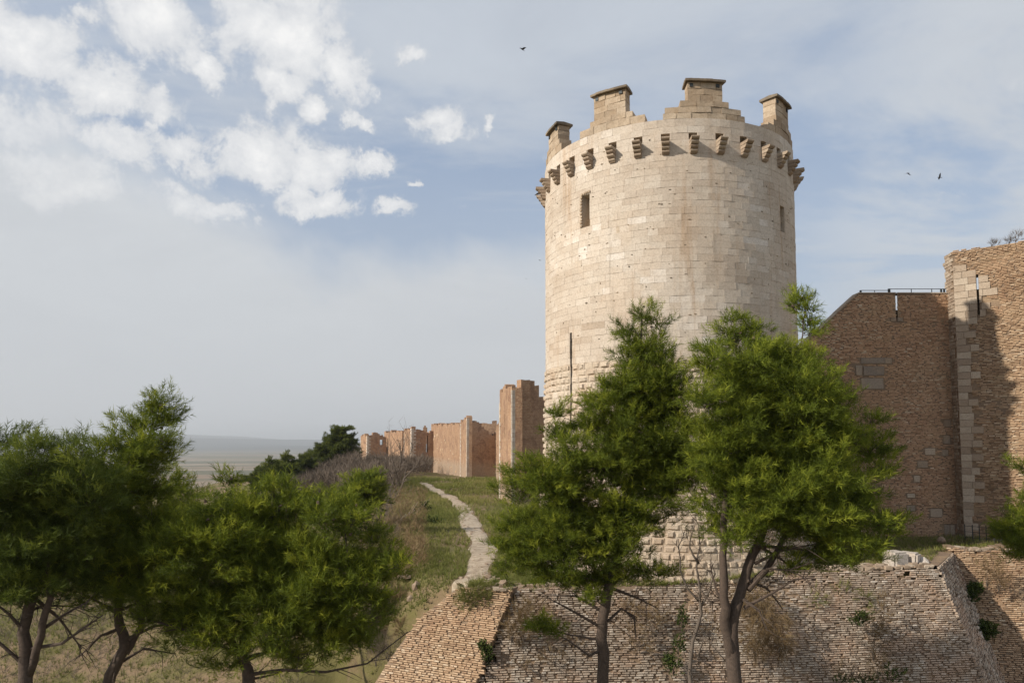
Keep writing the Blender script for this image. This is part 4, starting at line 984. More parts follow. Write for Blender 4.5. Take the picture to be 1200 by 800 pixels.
def pine(label, trunks, lobes, Y, seed, n_t=1.0, mat='needle', tmpl=TUFT, group=None, sub_r=0.42, cones=0, twigs=1.0, zbase=None, tr=0.17, name='pine_tree', dens=1.0, tsize=1.0, bare=()):
    """trunks: lists of (px,py,dY,radius px); lobes: (px,py,radius px,dY or None)"""
    r = np.random.default_rng(seed); random.seed(seed)
    tp = [[pix(a, b, Y+c) for a, b, c, _ in t] for t in trunks]
    base = tp[0][0].copy(); gz = float(ground(base[0], base[1])) if zbase is None else zbase
    root = empty(name, (base[0], base[1], gz), label, 'tree', group)
    g = Geo(); allp = []
    for t, pp in zip(trunks, tp):
        rad = [.85*q[3]/ppm(Y) for q in t]
        if t is trunks[0] or abs(pp[0][2]-gz) < 3: 
            if t is trunks[0] and pp[0][2] > gz: pp = [np.array((pp[0][0], pp[0][1], gz-0.3))]+pp; rad = [rad[0]*1.25]+rad
        q, qr = [], []
        for i in range(len(pp)-1):
            for k in range(3):
                f = k/3; q.append(pp[i]*(1-f)+pp[i+1]*f+r.normal(0, 0.03, 3)*(k > 0)); qr.append(rad[i]*(1-f)+rad[i+1]*f)
        q.append(pp[-1]); qr.append(rad[-1]); tube_geo(g, q, qr, 9, 0.5, 0.16)
        for a, b in zip(q, qr): allp.append((a, b))
    g.build('trunk', M['bark'], root, True)
    AP = np.array([a for a, _ in allp]); AR = np.array([b for _, b in allp])
    gb = Geo(); PP, DD, SS, TT = [], [], [], []; cone_p = []
    for lb in lobes:
        px, py, rp = lb[:3]; rp = rp*(.97 if tmpl is TUFT else 1.15); R = rp/ppm(Y)
        dY = lb[3] if len(lb) > 3 else r.uniform(-1, 1)*0.32*min(3.6, max(R, 1.5)*2.2)
        flat = lb[4] if len(lb) > 4 else 0.8
        c = pix(px, py, Y+dY)
        # branch from the trunk, leaving below the lobe
        dd = np.linalg.norm(AP-c-np.array((0, 0, -0.0)), axis=1)+1.6*np.maximum(0, AP[:, 2]-c[2]+0.25*np.linalg.norm((AP-c)[:, :2], axis=1))
        j = int(np.argmin(dd)); a = AP[j]
        mid = (a+c)/2+np.array((0, 0, -0.06*np.linalg.norm(c-a)))+r.normal(0, 0.07, 3)
        br = min(AR[j]*0.6, 0.018+0.013*np.linalg.norm(c-a))
        bz = [a*(1-f)**2+2*mid*f*(1-f)+c*f*f+(r.normal(0, 0.035, 3) if 0 < f < 1 else 0) for f in np.linspace(0, 1, 7)]
        tube_geo(gb, bz, np.linspace(br, 0.012, 7), 5, 0.5)
        AP = np.vstack((AP, bz[3:])); AR = np.append(AR, np.linspace(br, 0.012, 7)[3:])
        ns = max(5, int(9.5*(R/sub_r)**2*n_t))
        dirs = r.normal(0, 1, (ns, 3)); dirs /= np.linalg.norm(dirs, axis=1)[:, None]
        rad = R*(0.35+0.78*r.random(ns)**0.7)
        sc = c+dirs*rad[:, None]*np.array((1, 1.0, min(1, flat*1.15)))
        for s_ in sc:
            if r.random() < 0.7*twigs: tube_geo(gb, [c+r.normal(0, 0.05, 3), (c+s_)/2+r.normal(0, 0.06, 3), s_], (0.014, 0.009, 0.004), 3, 0.5)
        sr = sub_r*r.uniform(0.6, 1.15, ns)*min(1.0, 0.5+R/1.6)
        for s_, q in zip(sc, sr):
            n = max(6, int((44 if tmpl is TUFT else 26)*dens*(q/0.42)**2))
            u = r.normal(0, 1, (n, 3)); u[:, 2] = np.abs(u[:, 2])*0.9-0.30; u /= np.linalg.norm(u, axis=1)[:, None]
            out = unit(s_-c+1e-6)
            ax = unit(out*np.array((1, 1, .45))+np.array((0, 0, .22))+r.normal(0, .28, 3)); la = r.uniform(-1, 1, n)
            p = s_+ax*(q*1.45*la)[:, None]+u*(q*(0.2+0.6*r.random(n)**0.6)*(1.05-.55*np.maximum(la, 0)))[:, None]*np.array((1, 1, 0.5))
            d = u*0.55+ax*0.85+np.array((0, 0, 0.42))+r.normal(0, 0.25, (n, 3))
            PP.append(p); DD.append(d); SS.append(np.full(n, tsize)*r.uniform(0.7, 1.15, n))
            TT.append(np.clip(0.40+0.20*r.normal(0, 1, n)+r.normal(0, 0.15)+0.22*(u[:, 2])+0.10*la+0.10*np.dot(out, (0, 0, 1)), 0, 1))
            if cones and r.random() < 0.5: cone_p.append(s_+u[0]*q*0.9)
    if tmpl is TUFT:      # lone shoots that break the outline
        for lb in lobes:
            R = lb[2]/ppm(Y); c = pix(lb[0], lb[1], Y)
            for _ in range(3 if R > .4 else 1):
                v = r.normal(0, 1, 3); v[2] = abs(v[2])*1.2+.2; v = unit(v); e_ = R*r.uniform(.9, 1.35); m = 9
                tube_geo(gb, [c+v*R*.5, c+v*e_], (.012, .004), 3)
                f = np.linspace(.55, 1, m)[:, None]; PP.append(c+v*e_*f); DD.append(v*.8+(0, 0, .4)+r.normal(0, .3, (m, 3))); SS.append(np.full(m, .75)); TT.append(np.full(m, .7)+r.normal(0, .1, m))
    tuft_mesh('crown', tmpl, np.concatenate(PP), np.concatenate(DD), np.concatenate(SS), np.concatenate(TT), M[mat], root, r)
    for bpts in bare:
        q = [pix(a, b, Y+c) for a, b, c in bpts]; m = len(q)
        q = [q[0]]+[q[k]+r.normal(0, 0.03, 3) for k in range(1, m)]
        tube_geo(gb, q, np.linspace(0.06, 0.015, m), 5, 0.5)
        for _ in range(4*m):
            k = r.integers(1, m); f = r.random(); a = q[k-1]*(1-f)+q[k]*f; v = (q[k]-q[k-1]); v = unit(v)*0.4+r.normal(0, 0.35, 3)+np.array((0, 0, -0.05)); l = r.uniform(0.4, 1.1)
            tube_geo(gb, [a, a+v*l*0.5+r.normal(0, 0.03, 3), a+v*l], (0.016, 0.011, 0.004), 3, 0.5)
    if gb.V: 
        o = gb.build('branches', M['bark'], root, False); o['kind'] = 'stuff'
    if cones and cone_p:
        gc = Geo()
        for p in cone_p[:cones]:
            a = r.normal(0, 1, 3); a = unit(a); rr_ = 0.045*r.uniform(0.8, 1.3)
            tube_geo(gc, [p-a*rr_*1.3, p-a*rr_*0.6, p, p+a*rr_*1.5], (0.01, rr_, rr_*0.9, 0.01), 5, 0.5)
        o = gc.build('pine_cones', M['cone'], root); o['kind'] = 'stuff'
    return root

pine('slender pine with a pointed leader, growing before the left side of the round tower',
     [[(709, 830, 0, 8.5), (707, 780, 0, 8), (706, 735, 0, 7.5), (710, 700, 0, 7.2), (723, 655, 0, 6.5), (736, 605, .1, 6), (742, 540, .1, 4.5), (748, 470, .1, 3), (750, 410, 0, 1.6), (752, 368, 0, .7)]],
     [(752, 371, 11, 0), (740, 384, 11, 0), (766, 379, 10, 0), (752, 404, 18, 0), (768, 418, 19, 0), (740, 425, 16, 0), (755, 440, 22, 0), (735, 455, 18), (775, 455, 20), (788, 442, 15), (722, 468, 20), (755, 470, 27), (796, 472, 18), (700, 498, 24), (740, 508, 30), (783, 512, 28), (812, 510, 13), (652, 484, 8, 0), (651, 505, 13, 0), (668, 532, 22), (706, 548, 32), (756, 556, 32), (800, 552, 24), (642, 566, 25), (610, 572, 18), (675, 590, 33), (728, 598, 30), (775, 578, 20), (603, 612, 20), (635, 628, 30), (592, 640, 15), (680, 640, 31), (722, 636, 24), (590, 664, 11), (648, 664, 23), (690, 676, 22), (722, 680, 16), (775, 545, 26), (730, 535, 28), (770, 495, 22), (712, 620, 26), (655, 605, 24), (620, 650, 22), (664, 560, 20), (745, 645, 12), (752, 672, 15, -.3, .45), (772, 674, 14, -.3, .45), (700, 702, 12), (632, 735, 13, -.3, .5), (645, 737, 9, -.3, .5), (790, 600, 12), (760, 610, 14)],
     25.5, 101, cones=25, n_t=0.95,
     bare=[[(706, 760, 0), (690, 768, -.2), (668, 750, -.3), (648, 738, -.4)], [(705, 735, 0), (680, 722, -.3), (655, 708, -.6), (640, 700, -.8)], [(704, 715, 0), (672, 700, .4), (636, 697, .7)], [(712, 728, 0), (726, 712, .3), (742, 722, .5), (745, 750, .6)], [(720, 690, 0), (745, 700, .3), (770, 712, .4)]])
pine('broad bushy pine with forked trunk, growing before the right side of the round tower',
     [[(861, 830, 0, 10), (859, 780, 0, 9.5), (858, 735, 0, 8.5), (866, 700, .1, 7.5), (876, 665, .2, 6.5), (893, 625, .3, 5.5), (905, 570, .3, 4), (908, 500, .2, 3), (905, 430, .1, 1.5)],
      [(860, 788, 0, 4.5), (856, 765, 0, 6.5), (850, 735, -.1, 6.8), (848, 700, -.2, 6), (847, 650, -.2, 5), (850, 590, -.2, 4), (862, 500, -.2, 2.5), (862, 400, -.1, 1)],
      [(876, 690, 0.1, 5), (905, 655, .4, 4), (925, 620, .5, 3), (960, 560, .6, 2), (975, 500, .5, 1.2)],
      [(945, 470, 0.2, 1.6), (938, 410, 0.2, 1.2), (941, 385, .2, .8), (944, 350, .2, .5)]],
     [(858, 376, 8, 0), (852, 392, 11, 0), (862, 402, 13, 0), (874, 396, 7, 0), (882, 384, 6, 0), (880, 405, 10, 0), (934, 360, 8, .2), (944, 366, 9, .2), (941, 352, 5, .2), (950, 392, 6, .2), (946, 378, 5, .2),
      (845, 418, 17), (878, 425, 22), (912, 415, 17), (918, 432, 24), (950, 425, 19), (830, 436, 15), (890, 480, 30), (940, 485, 28), (850, 530, 28), (905, 530, 30), (952, 540, 28), (865, 570, 28), (925, 580, 28), (975, 590, 24), (885, 440, 22), (935, 445, 20), (858, 455, 28), (903, 462, 32), (948, 460, 27), (972, 475, 18), (828, 476, 20), (868, 503, 30), (918, 508, 34), (960, 515, 28), (984, 505, 16), (833, 525, 24), (878, 548, 32), (928, 552, 34), (972, 556, 28), (1008, 515, 14), (1021, 494, 9, 0), (1020, 535, 19), (1034, 556, 13), (1002, 576, 24), (818, 560, 18), (850, 585, 28), (900, 596, 31), (948, 598, 31), (1000, 606, 22), (1030, 615, 15), (1056, 612, 10, 0, .5), (1044, 625, 10, 0, .5), (860, 622, 20), (833, 615, 15), (960, 635, 24), (1000, 640, 20), (1022, 650, 11), (990, 660, 12), (925, 628, 16), (958, 660, 13), (930, 668, 8, 0, .5), (888, 615, 18)],
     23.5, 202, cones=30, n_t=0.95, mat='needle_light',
     bare=[[(878, 690, 0), (900, 668, -.3), (925, 667, -.5), (955, 660, -.6)], [(872, 712, 0), (905, 695, -.3), (930, 680, -.5), (955, 676, -.6)], [(848, 712, 0), (838, 690, .2), (830, 660, .3)], [(895, 640, 0), (930, 640, .5), (965, 650, .8)], [(885, 660, .2), (915, 645, -.4), (945, 640, -.7)], [(876, 680, 0), (900, 690, .4), (918, 712, .6)], [(868, 700, 0), (890, 715, -.4), (900, 740, -.5)], [(890, 640, 0), (915, 655, .3), (940, 672, .5)], [(848, 700, 0), (832, 705, .3), (822, 690, .5)]])
pine('dense dark pine at the left edge of the photo',
     [[(38, 830, 0, 9), (30, 790, 0, 8.5), (27, 740, 0, 7.5), (38, 700, 0, 6.5), (55, 640, .2, 5), (62, 570, .2, 3), (60, 520, .2, 1)], [(34, 790, 0, 6), (48, 745, -.2, 5), (60, 700, -.3, 4), (50, 640, -.3, 3)], [(-30, 830, .6, 7), (-20, 740, .6, 6), (-10, 640, .5, 4)]],
     [(90, 532, 15), (55, 524, 16), (18, 520, 16), (-15, 530, 18), (35, 555, 28), (78, 562, 28), (-10, 580, 32), (40, 604, 32), (85, 615, 30), (105, 590, 22), (15, 650, 28), (65, 660, 28), (-25, 640, 30), (50, 690, 17), (5, 690, 17), (100, 660, 24), (88, 640, 26), (25, 585, 28), (60, 590, 28), (0, 615, 28), (80, 690, 18), (-20, 690, 24), (30, 680, 22), (60, 635, 28), (100, 560, 18), (28, 705, 12)],
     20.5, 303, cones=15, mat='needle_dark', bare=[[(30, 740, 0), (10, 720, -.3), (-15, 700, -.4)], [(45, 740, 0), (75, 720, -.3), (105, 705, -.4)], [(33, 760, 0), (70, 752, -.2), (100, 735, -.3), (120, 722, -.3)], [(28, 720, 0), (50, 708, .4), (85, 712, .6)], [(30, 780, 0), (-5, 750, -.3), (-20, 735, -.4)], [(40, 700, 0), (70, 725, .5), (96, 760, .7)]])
pine('leaning pine with a feathery top, second from the left edge',
     [[(118, 830, 0, 8), (130, 790, 0, 7.5), (146, 758, 0, 7), (138, 720, 0, 5.5), (140, 660, 0, 4.5), (152, 590, 0, 3.2), (172, 530, 0, 2), (184, 470, 0, .7)], [(147, 765, 0, 5), (165, 735, .3, 4), (170, 690, .4, 3)]],
     [(182, 470, 7, 0), (190, 478, 8, 0), (172, 484, 9, 0), (196, 494, 9, 0), (178, 500, 13, 0), (155, 500, 12), (146, 515, 12), (190, 515, 13), (198, 528, 9), (120, 528, 16), (152, 540, 24), (182, 545, 14), (130, 574, 27), (168, 574, 24), (140, 620, 28), (178, 612, 18), (118, 655, 24), (158, 655, 24), (150, 688, 16), (185, 645, 16), (110, 685, 18), (115, 610, 27), (160, 630, 26), (140, 670, 24), (165, 680, 20), (130, 700, 15), (200, 620, 14), (160, 550, 20)],
     22.5, 404, cones=12, bare=[[(140, 720, 0), (110, 700, -.2), (85, 690, -.4)], [(146, 750, 0), (180, 735, .2), (215, 728, .4), (250, 722, .4)], [(140, 715, 0), (165, 705, .3), (195, 712, .5)], [(135, 780, 0), (170, 760, .4), (205, 765, .6)], [(142, 735, 0), (118, 745, -.4), (92, 768, -.6)]])
pine('large rounded bushy pine, widest of the pines left of the path',
     [[(294, 830, 0, 8.5), (292, 795, 0, 8), (284, 768, 0, 7), (292, 720, 0, 6), (305, 660, .2, 4.5), (318, 600, .2, 2.5), (322, 556, .2, .8)], [(286, 772, 0, 5.5), (250, 725, .3, 4), (215, 690, .3, 3)], [(290, 745, 0, 5), (350, 700, -.3, 4), (410, 660, -.3, 3)]],
     [(322, 568, 10, 0), (308, 582, 13), (338, 588, 16), (384, 584, 11), (362, 598, 16), (400, 602, 13), (268, 566, 6, 0), (268, 586, 10), (250, 604, 18), (288, 608, 25), (335, 612, 27), (378, 610, 23), (412, 612, 18), (225, 625, 18), (204, 648, 22), (250, 648, 28), (300, 653, 30), (350, 653, 30), (400, 652, 28), (438, 638, 17), (458, 652, 13), (438, 674, 22), (466, 664, 9), (182, 688, 22), (225, 693, 28), (280, 698, 30), (335, 698, 30), (390, 700, 28), (438, 704, 17), (172, 722, 16), (210, 732, 20), (260, 738, 22), (315, 742, 24), (365, 740, 22), (408, 735, 18), (240, 758, 15), (330, 766, 18), (378, 764, 17), (285, 768, 13), (205, 752, 12), (420, 752, 16), (260, 778, 12), (355, 778, 12), (230, 712, 24), (400, 722, 22), (440, 728, 16), (275, 640, 28), (320, 680, 30), (370, 680, 28), (250, 715, 26), (420, 690, 22), (355, 720, 26), (300, 625, 24), (185, 665, 18), (160, 700, 14)],
     22.0, 505, cones=70, bare=[[(292, 790, 0), (330, 782, -.3), (380, 788, -.4), (430, 775, -.3), (478, 738, -.2)], [(284, 770, 0), (240, 745, -.3), (190, 728, -.4), (150, 722, -.5)], [(286, 775, 0), (320, 760, -.3), (360, 765, -.4)]])
pine('small upright pine behind the two left-hand pines', [[(290, 745, 0, 2), (250, 690, 0, 2), (222, 650, 0, 2), (212, 600, 0, 1.6), (210, 550, 0, .6)]],
     [(210, 556, 9, 0), (200, 574, 13), (220, 578, 13), (210, 598, 18), (232, 600, 9), (190, 600, 10), (215, 625, 20), (190, 640, 18)], 34.0, 606, n_t=.8)
pine('small round-headed pine on the slope before the far wall', [[(424, 655, 0, 2.6), (422, 620, 0, 2), (427, 590, 0, 1.2), (428, 565, 0, .5)]],
     [(430, 560, 9, 0), (420, 572, 11), (436, 576, 11), (427, 588, 12), (412, 592, 8), (440, 590, 6), (408, 604, 7)], 52.0, 707, tmpl=make_tufts(6, 10, 0.42, 0.24, 0.035, 9), sub_r=.55, dens=1.2)
pine('pine branches reaching in at the right edge before the turret', [[(1262, 830, 0, 7), (1258, 760, 0, 6), (1252, 650, 0, 5), (1246, 560, 0, 3), (1240, 500, 0, 1)]],
     [(1198, 548, 7, 0), (1214, 560, 12), (1202, 580, 9), (1198, 606, 12, 0), (1186, 616, 11, 0), (1182, 632, 10, 0), (1200, 632, 18, 0), (1196, 650, 11, 0), (1222, 610, 22), (1225, 650, 22), (1235, 575, 22), (1255, 610, 26), (1250, 530, 18)], 27.0, 808)
ridge = [((405, 545), [(402, 506, 5), (396, 512, 6), (408, 516, 6), (400, 524, 8), (390, 522, 6), (412, 526, 5)], 150, 'tallest dark pine on the wooded ridge left of the far wall'),
         ((384, 550), [(382, 514, 3), (378, 524, 5), (386, 528, 6), (374, 534, 6), (388, 538, 6)], 152, 'thin double-topped pine just left of the tallest ridge pine'),
         ((362, 560), [(360, 536, 4), (354, 544, 5), (366, 544, 6), (358, 551, 6)], 145, 'small dark pine in the middle of the wooded ridge'),
         ((335, 566), [(334, 537, 3), (331, 546, 6), (339, 548, 6), (345, 552, 6), (334, 556, 7)], 140, 'pointed dark pine on the lower part of the wooded ridge'),
         ((318, 575), [(320, 541, 3), (316, 549, 6), (323, 553, 6), (310, 560, 7), (322, 563, 7)], 135, 'bushy dark pine at the low left end of the wooded ridge'),
         ((301, 590), [(303, 556, 5), (298, 564, 6), (306, 570, 7)], 130, 'lowest dark pine of the wooded ridge')]
for i, ((bx, by), lb, Y, lab) in enumerate(ridge):
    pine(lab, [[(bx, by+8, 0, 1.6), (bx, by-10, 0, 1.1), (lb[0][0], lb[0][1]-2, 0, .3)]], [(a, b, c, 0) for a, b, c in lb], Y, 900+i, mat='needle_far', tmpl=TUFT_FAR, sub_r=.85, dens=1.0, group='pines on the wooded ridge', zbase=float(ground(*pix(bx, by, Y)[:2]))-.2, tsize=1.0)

# bare trees
def bare_tree(label, paths, Y, seed, r0=0.09, twig_n=5, group=None, twl=0.9):
    r = np.random.default_rng(seed); random.seed(seed)
    p0 = pix(paths[0][0][0], paths[0][0][1], Y); gz = float(ground(p0[0], p0[1]))
    root = empty('bare_tree', (p0[0], p0[1], gz), label, 'tree', group); g = Geo(); gt = Geo()
    for k, pth in enumerate(paths):
        pts = [pix(a, b, Y+(c[0] if c else 0)) for a, b, *c in pth]
        if k == 0: pts = [np.array((pts[0][0], pts[0][1], min(gz-0.2, pts[0][2])))]+pts
        q = [pts[0]]
        for a, b in zip(pts[:-1], pts[1:]): q += [(a+b)/2+r.normal(0, 0.025*np.linalg.norm(b-a), 3), b]
        ra = r0*(1 if k == 0 else 0.5); rad = np.linspace(ra, 0.012, len(q))
        tube_geo(g, q, rad, 6, 0.5, 0.15)
        for i in range(2, len(q)):
            for _ in range(twig_n):
                f = r.random(); a = q[i-1]*(1-f)+q[i]*f; v = unit(q[i]-q[i-1])*0.7+r.normal(0, 0.5, 3)+np.array((0, 0, .25)); l = r.uniform(.3, 1)*twl; b = a+v*l*0.5+r.normal(0, .05, 3); c = a+v*l
                w0 = max(0.005, min(0.012, ra*0.2))*(Y/30)**0.5
                tube_geo(gt, [a, b, c], (w0*1.3, w0, w0*.4), 3, 0.5)
                for _ in range(2):
                    d = b+(c-b)*r.random(); tube_geo(gt, [d, d+(unit(v)*.5+r.normal(0, .5, 3))*l*.45], (w0*.8, w0*.3), 3, 0.5)
    g.build('trunk', M['deadwood'], root, True); o = gt.build('twigs', M['deadwood'], root); o['kind'] = 'stuff'
    return root
bare_tree('crooked leafless tree standing between the two tall pines', [[(812, 830), (808, 790), (812, 750), (822, 718), (820, 690), (816, 665), (820, 640), (818, 612)], [(820, 705), (806, 690), (797, 668), (795, 640), (802, 622)], [(821, 712), (832, 690), (838, 672), (832, 655)], [(819, 660), (808, 640), (812, 622)], [(818, 770), (826, 745), (858, 782)]], 24.5, 21, .085, 3, twl=.55)
bare_tree('leafless branching tree standing on the slope before the slit tower', [[(468, 640), (466, 610), (464, 580), (466, 550)], [(465, 585), (474, 560), (480, 535), (484, 520)], [(465, 575), (456, 555), (450, 540), (438, 535)], [(466, 555), (470, 535), (468, 518)], [(466, 560), (460, 540), (458, 525)], [(474, 560), (486, 548), (492, 540)]], 88, 22, .22, 7, twl=2.4)
for i, (a, b, h, lean, Y, lab) in enumerate([(447, 632, 40, -2, 62, 'thin bare trunk left of the leafless branching tree'), (452, 618, 34, 1, 66, 'thin bare trunk close against the leafless branching tree'), (440, 640, 50, 2, 60, 'tallest thin bare trunk behind the round-headed pine'), (460, 612, 44, -3, 70, 'slanting bare trunk beside the leafless branching tree'), (455, 600, 30, 2, 75, 'short bare trunk uphill of the other thin trunks')]):
    bare_tree(lab, [[(a, b), (a+lean*.5, b-h*.5), (a+lean, b-h)], [(a+lean*.4, b-h*.5), (a+6, b-h*.8)], [(a+lean*.4, b-h*.4), (a-7, b-h*.75)]], Y, 30+i, .09, 5, 'thin bare trunks on the slope', 1.2)

# shrubs
def shrub(name, label, cat, spots, mat, tmpl, seed, n=90, up=0.8, size=1.0, group=None, stems=False, hang=0.0):
    """spots: (px,py,Y,radius px,height px)"""
    r = np.random.default_rng(seed); PP, DD, SS, TT = [], [], [], []
    c0 = pix(spots[0][0], spots[0][1]+spots[0][4]*.5, spots[0][2]); root = empty(name, c0, label, cat, group)
    gs = Geo()
    for px, py, Y, rp, hp in spots:
        c = pix(px, py, Y); R = rp/ppm(Y); H = hp/ppm(Y); m = int(n*max(0.4, (R*H)/0.5))
        u = r.normal(0, 1, (m, 3)); u /= np.linalg.norm(u, axis=1)[:, None]; u *= r.random((m, 1))**0.45
        u[:, 1] = u[:, 1]*0.6-0.1
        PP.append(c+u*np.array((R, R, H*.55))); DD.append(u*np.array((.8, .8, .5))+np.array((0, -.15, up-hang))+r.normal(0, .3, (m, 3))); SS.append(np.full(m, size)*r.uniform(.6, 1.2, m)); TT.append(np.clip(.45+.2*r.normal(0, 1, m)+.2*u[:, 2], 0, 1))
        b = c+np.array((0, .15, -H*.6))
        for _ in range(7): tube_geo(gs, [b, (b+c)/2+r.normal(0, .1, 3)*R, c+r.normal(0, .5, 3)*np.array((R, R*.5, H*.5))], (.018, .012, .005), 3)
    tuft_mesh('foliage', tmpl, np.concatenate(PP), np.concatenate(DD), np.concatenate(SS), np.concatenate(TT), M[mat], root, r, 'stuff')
    gs.build('stems', M['deadwood'], root)['kind'] = 'stuff'
    return root
DRYT = make_tufts(6, 9, 0.15, 0.42, 0.012, 14, (5, 40))
shrub('dry_bush', 'straw-coloured dry bush hanging over the orange scarp where the path ends', 'bush', [(556, 696, 33.3, 17, 24), (566, 688, 33.6, 13, 18), (545, 705, 33.2, 10, 20), (568, 702, 33.0, 8, 16)], 'grass', DRYT, 51, 110, .5)
shrub('green_bush', 'small green bush rooted in the crack beside the orange scarp', 'bush', [(571, 768, 31.7, 6, 20), (566, 758, 31.8, 5, 10)], 'shrub', LEAFY, 52, 160, size=.7)
shrub('dry_bush', 'brown dry brush under the low limbs of the slender pine', 'bush', [(612, 730, 32.0, 20, 45), (600, 740, 31.8, 12, 26), (628, 715, 32.2, 18, 28)], 'dry', DRYT, 53, 60, .5)
shrub('dry_bush', 'large drooping dry bush on the scarp behind the forked pine', 'bush', [(880, 700, 33.2, 22, 34), (900, 725, 32.6, 22, 48), (885, 750, 32.2, 14, 40), (915, 750, 32.1, 12, 34)], 'dry', DRYT, 54, 110, .1, hang=.5)
shrub('green_bush', 'small yellow-green tuft in the middle of the long scarp', 'bush', [(1006, 728, 33.0, 11, 10), (1012, 722, 33.1, 8, 8)], 'shrub', LEAFY, 55, 130, size=.7)
shrub('dry_bush', 'thin dry growth trailing down the long scarp near its flank', 'bush', [(1024, 745, 32.6, 13, 50), (1035, 715, 33.0, 8, 40), (1030, 780, 31.9, 15, 30), (1000, 785, 31.7, 20, 16)], 'dry', DRYT, 56, 42, .3)
shrub('green_bush', 'low green growth at the bottom of the long scarp', 'bush', [(1046, 790, 31.5, 18, 14), (1015, 796, 31.3, 14, 10), (985, 798, 31.2, 16, 8)], 'shrub', LEAFY, 57, 60, size=.7)
shrub('green_bush', 'upper dark green bush in the corner between the two right-hand scarps', 'bush', [(1134, 698, 37.9, 10, 16), (1142, 690, 38.0, 8, 10)], 'shrub', LEAFY, 58, 190)
shrub('green_bush', 'lower dark green bush in the corner between the two right-hand scarps', 'bush', [(1154, 738, 37.0, 12, 14), (1148, 748, 36.9, 8, 12)], 'shrub', LEAFY, 59, 190)
shrub('dry_bush', 'brown dry patch high on the scarp below the turret', 'bush', [(1158, 670, 37.6, 16, 30), (1172, 680, 37.3, 12, 22)], 'dry', DRYT, 60, 50, .5)
shrub('ivy', 'dark green creeper filling the crack left of the leafless tree', 'creeper', [(800, 725, 32.5, 5, 30), (795, 755, 32.0, 7, 26), (790, 780, 31.7, 9, 20), (784, 772, 31.8, 6, 14)], 'shrub', LEAFY, 61, 150, size=.65)
shrub('dry_bush', 'bleached dry brush beside the trunk of the forked pine near the ground', 'bush', [(835, 735, 32.4, 14, 30), (760, 715, 32.6, 22, 22), (740, 740, 32.2, 14, 24)], 'dry', DRYT, 62, 30, .4)
shrub('dry_bush', 'sparse dry bush on top of the turret at the right edge', 'bush', [(1192, 278, 43.6, 7, 9), (1184, 282, 44, 5, 5), (1164, 286, 44.3, 6, 4)], 'twig', DRYT, 63, 70, .9, .8)
shrub('dry_bush', 'dry weeds along the foot of the turret', 'bush', [(1100, 640, 42.5, 22, 8), (1080, 648, 40, 14, 8), (1135, 634, 42, 18, 6)], 'shrub', DRYT, 64, 90, .8, .7)
shrub('dark_bush', 'dark green bush on the slope left of the path', 'bush', [(497, 597, 70, 7, 12), (490, 600, 69, 5, 8)], 'shrub', LEAFY, 65, 45, size=1.6)
shrub('dark_bush', 'low dark green scrub on the slope below the other bush', 'bush', [(512, 614, 60, 10, 8), (500, 612, 60, 7, 7)], 'shrub', LEAFY, 66, 40, size=1.5)
shrub('dark_bush', 'green bramble patch at the lower left of the path', 'bush', [(496, 645, 47, 12, 10), (484, 650, 46, 8, 8)], 'shrub', LEAFY, 67, 60, size=1.1)
shrub('dry_bush', 'reddish dry bush behind the big bush pine at the slope edge', 'bush', [(466, 700, 37.5, 12, 26), (458, 725, 36.8, 10, 30), (470, 735, 36.2, 8, 20)], 'dry', DRYT, 68, 90, .5)
shrub('dark_bush', 'leafless dark shrub at the lower left of the orange scarp', 'bush', [(455, 762, 35.6, 18, 24), (440, 770, 35.2, 14, 20)], 'twig', TWIG, 69, 60, .5, .7)
# grey-brown bare thicket on the ridge
def thicket(name, label, region, n, mat, tmpl, size, seed):
    r = np.random.default_rng(seed); P = []; 
    for (x0, x1, y0, y1, Ya, Yb, m) in region:
        for _ in range(m):
            a, b = r.uniform(x0, x1), r.random(); Y = Ya+(Yb-Ya)*b
            q = pix(a, 540, Y); z = float(ground(q[0], q[1])); h = (y1-y0)/ppm(Y)*r.uniform(.1, 1)
            P.append((q[0], q[1], z+h))
    P = np.array(P); m = len(P)
    o = tuft_mesh(name, tmpl, P, r.normal(0, .35, (m, 3))+np.array((0, 0, .9)), np.full(m, size)*r.uniform(.6, 1.2, m), np.clip(.5+.25*r.normal(0, 1, m), 0, 1), M[mat], None, r)
    return tag(o, label, 'thicket', None, 'stuff')
thicket('bare_thicket', 'grey brown leafless scrub covering the ridge slope left of the far wall', [(375, 420, 0, 26, 140, 175, 3600), (330, 400, 0, 18, 120, 150, 2600), (400, 470, 0, 20, 95, 135, 1500), (425, 505, 0, 14, 150, 185, 1800)], 0, 'twig', make_tufts(6, 8, 1.0, 1.0, .045, 15, (8, 45)), 1.5, 71)
thicket('green_scrub', 'dark green scrub below the wooded ridge', [(240, 340, 0, 16, 90, 130, 2600), (150, 260, 0, 16, 70, 110, 2200)], 0, 'needle_far', TUFT_FAR, 1.5, 72)

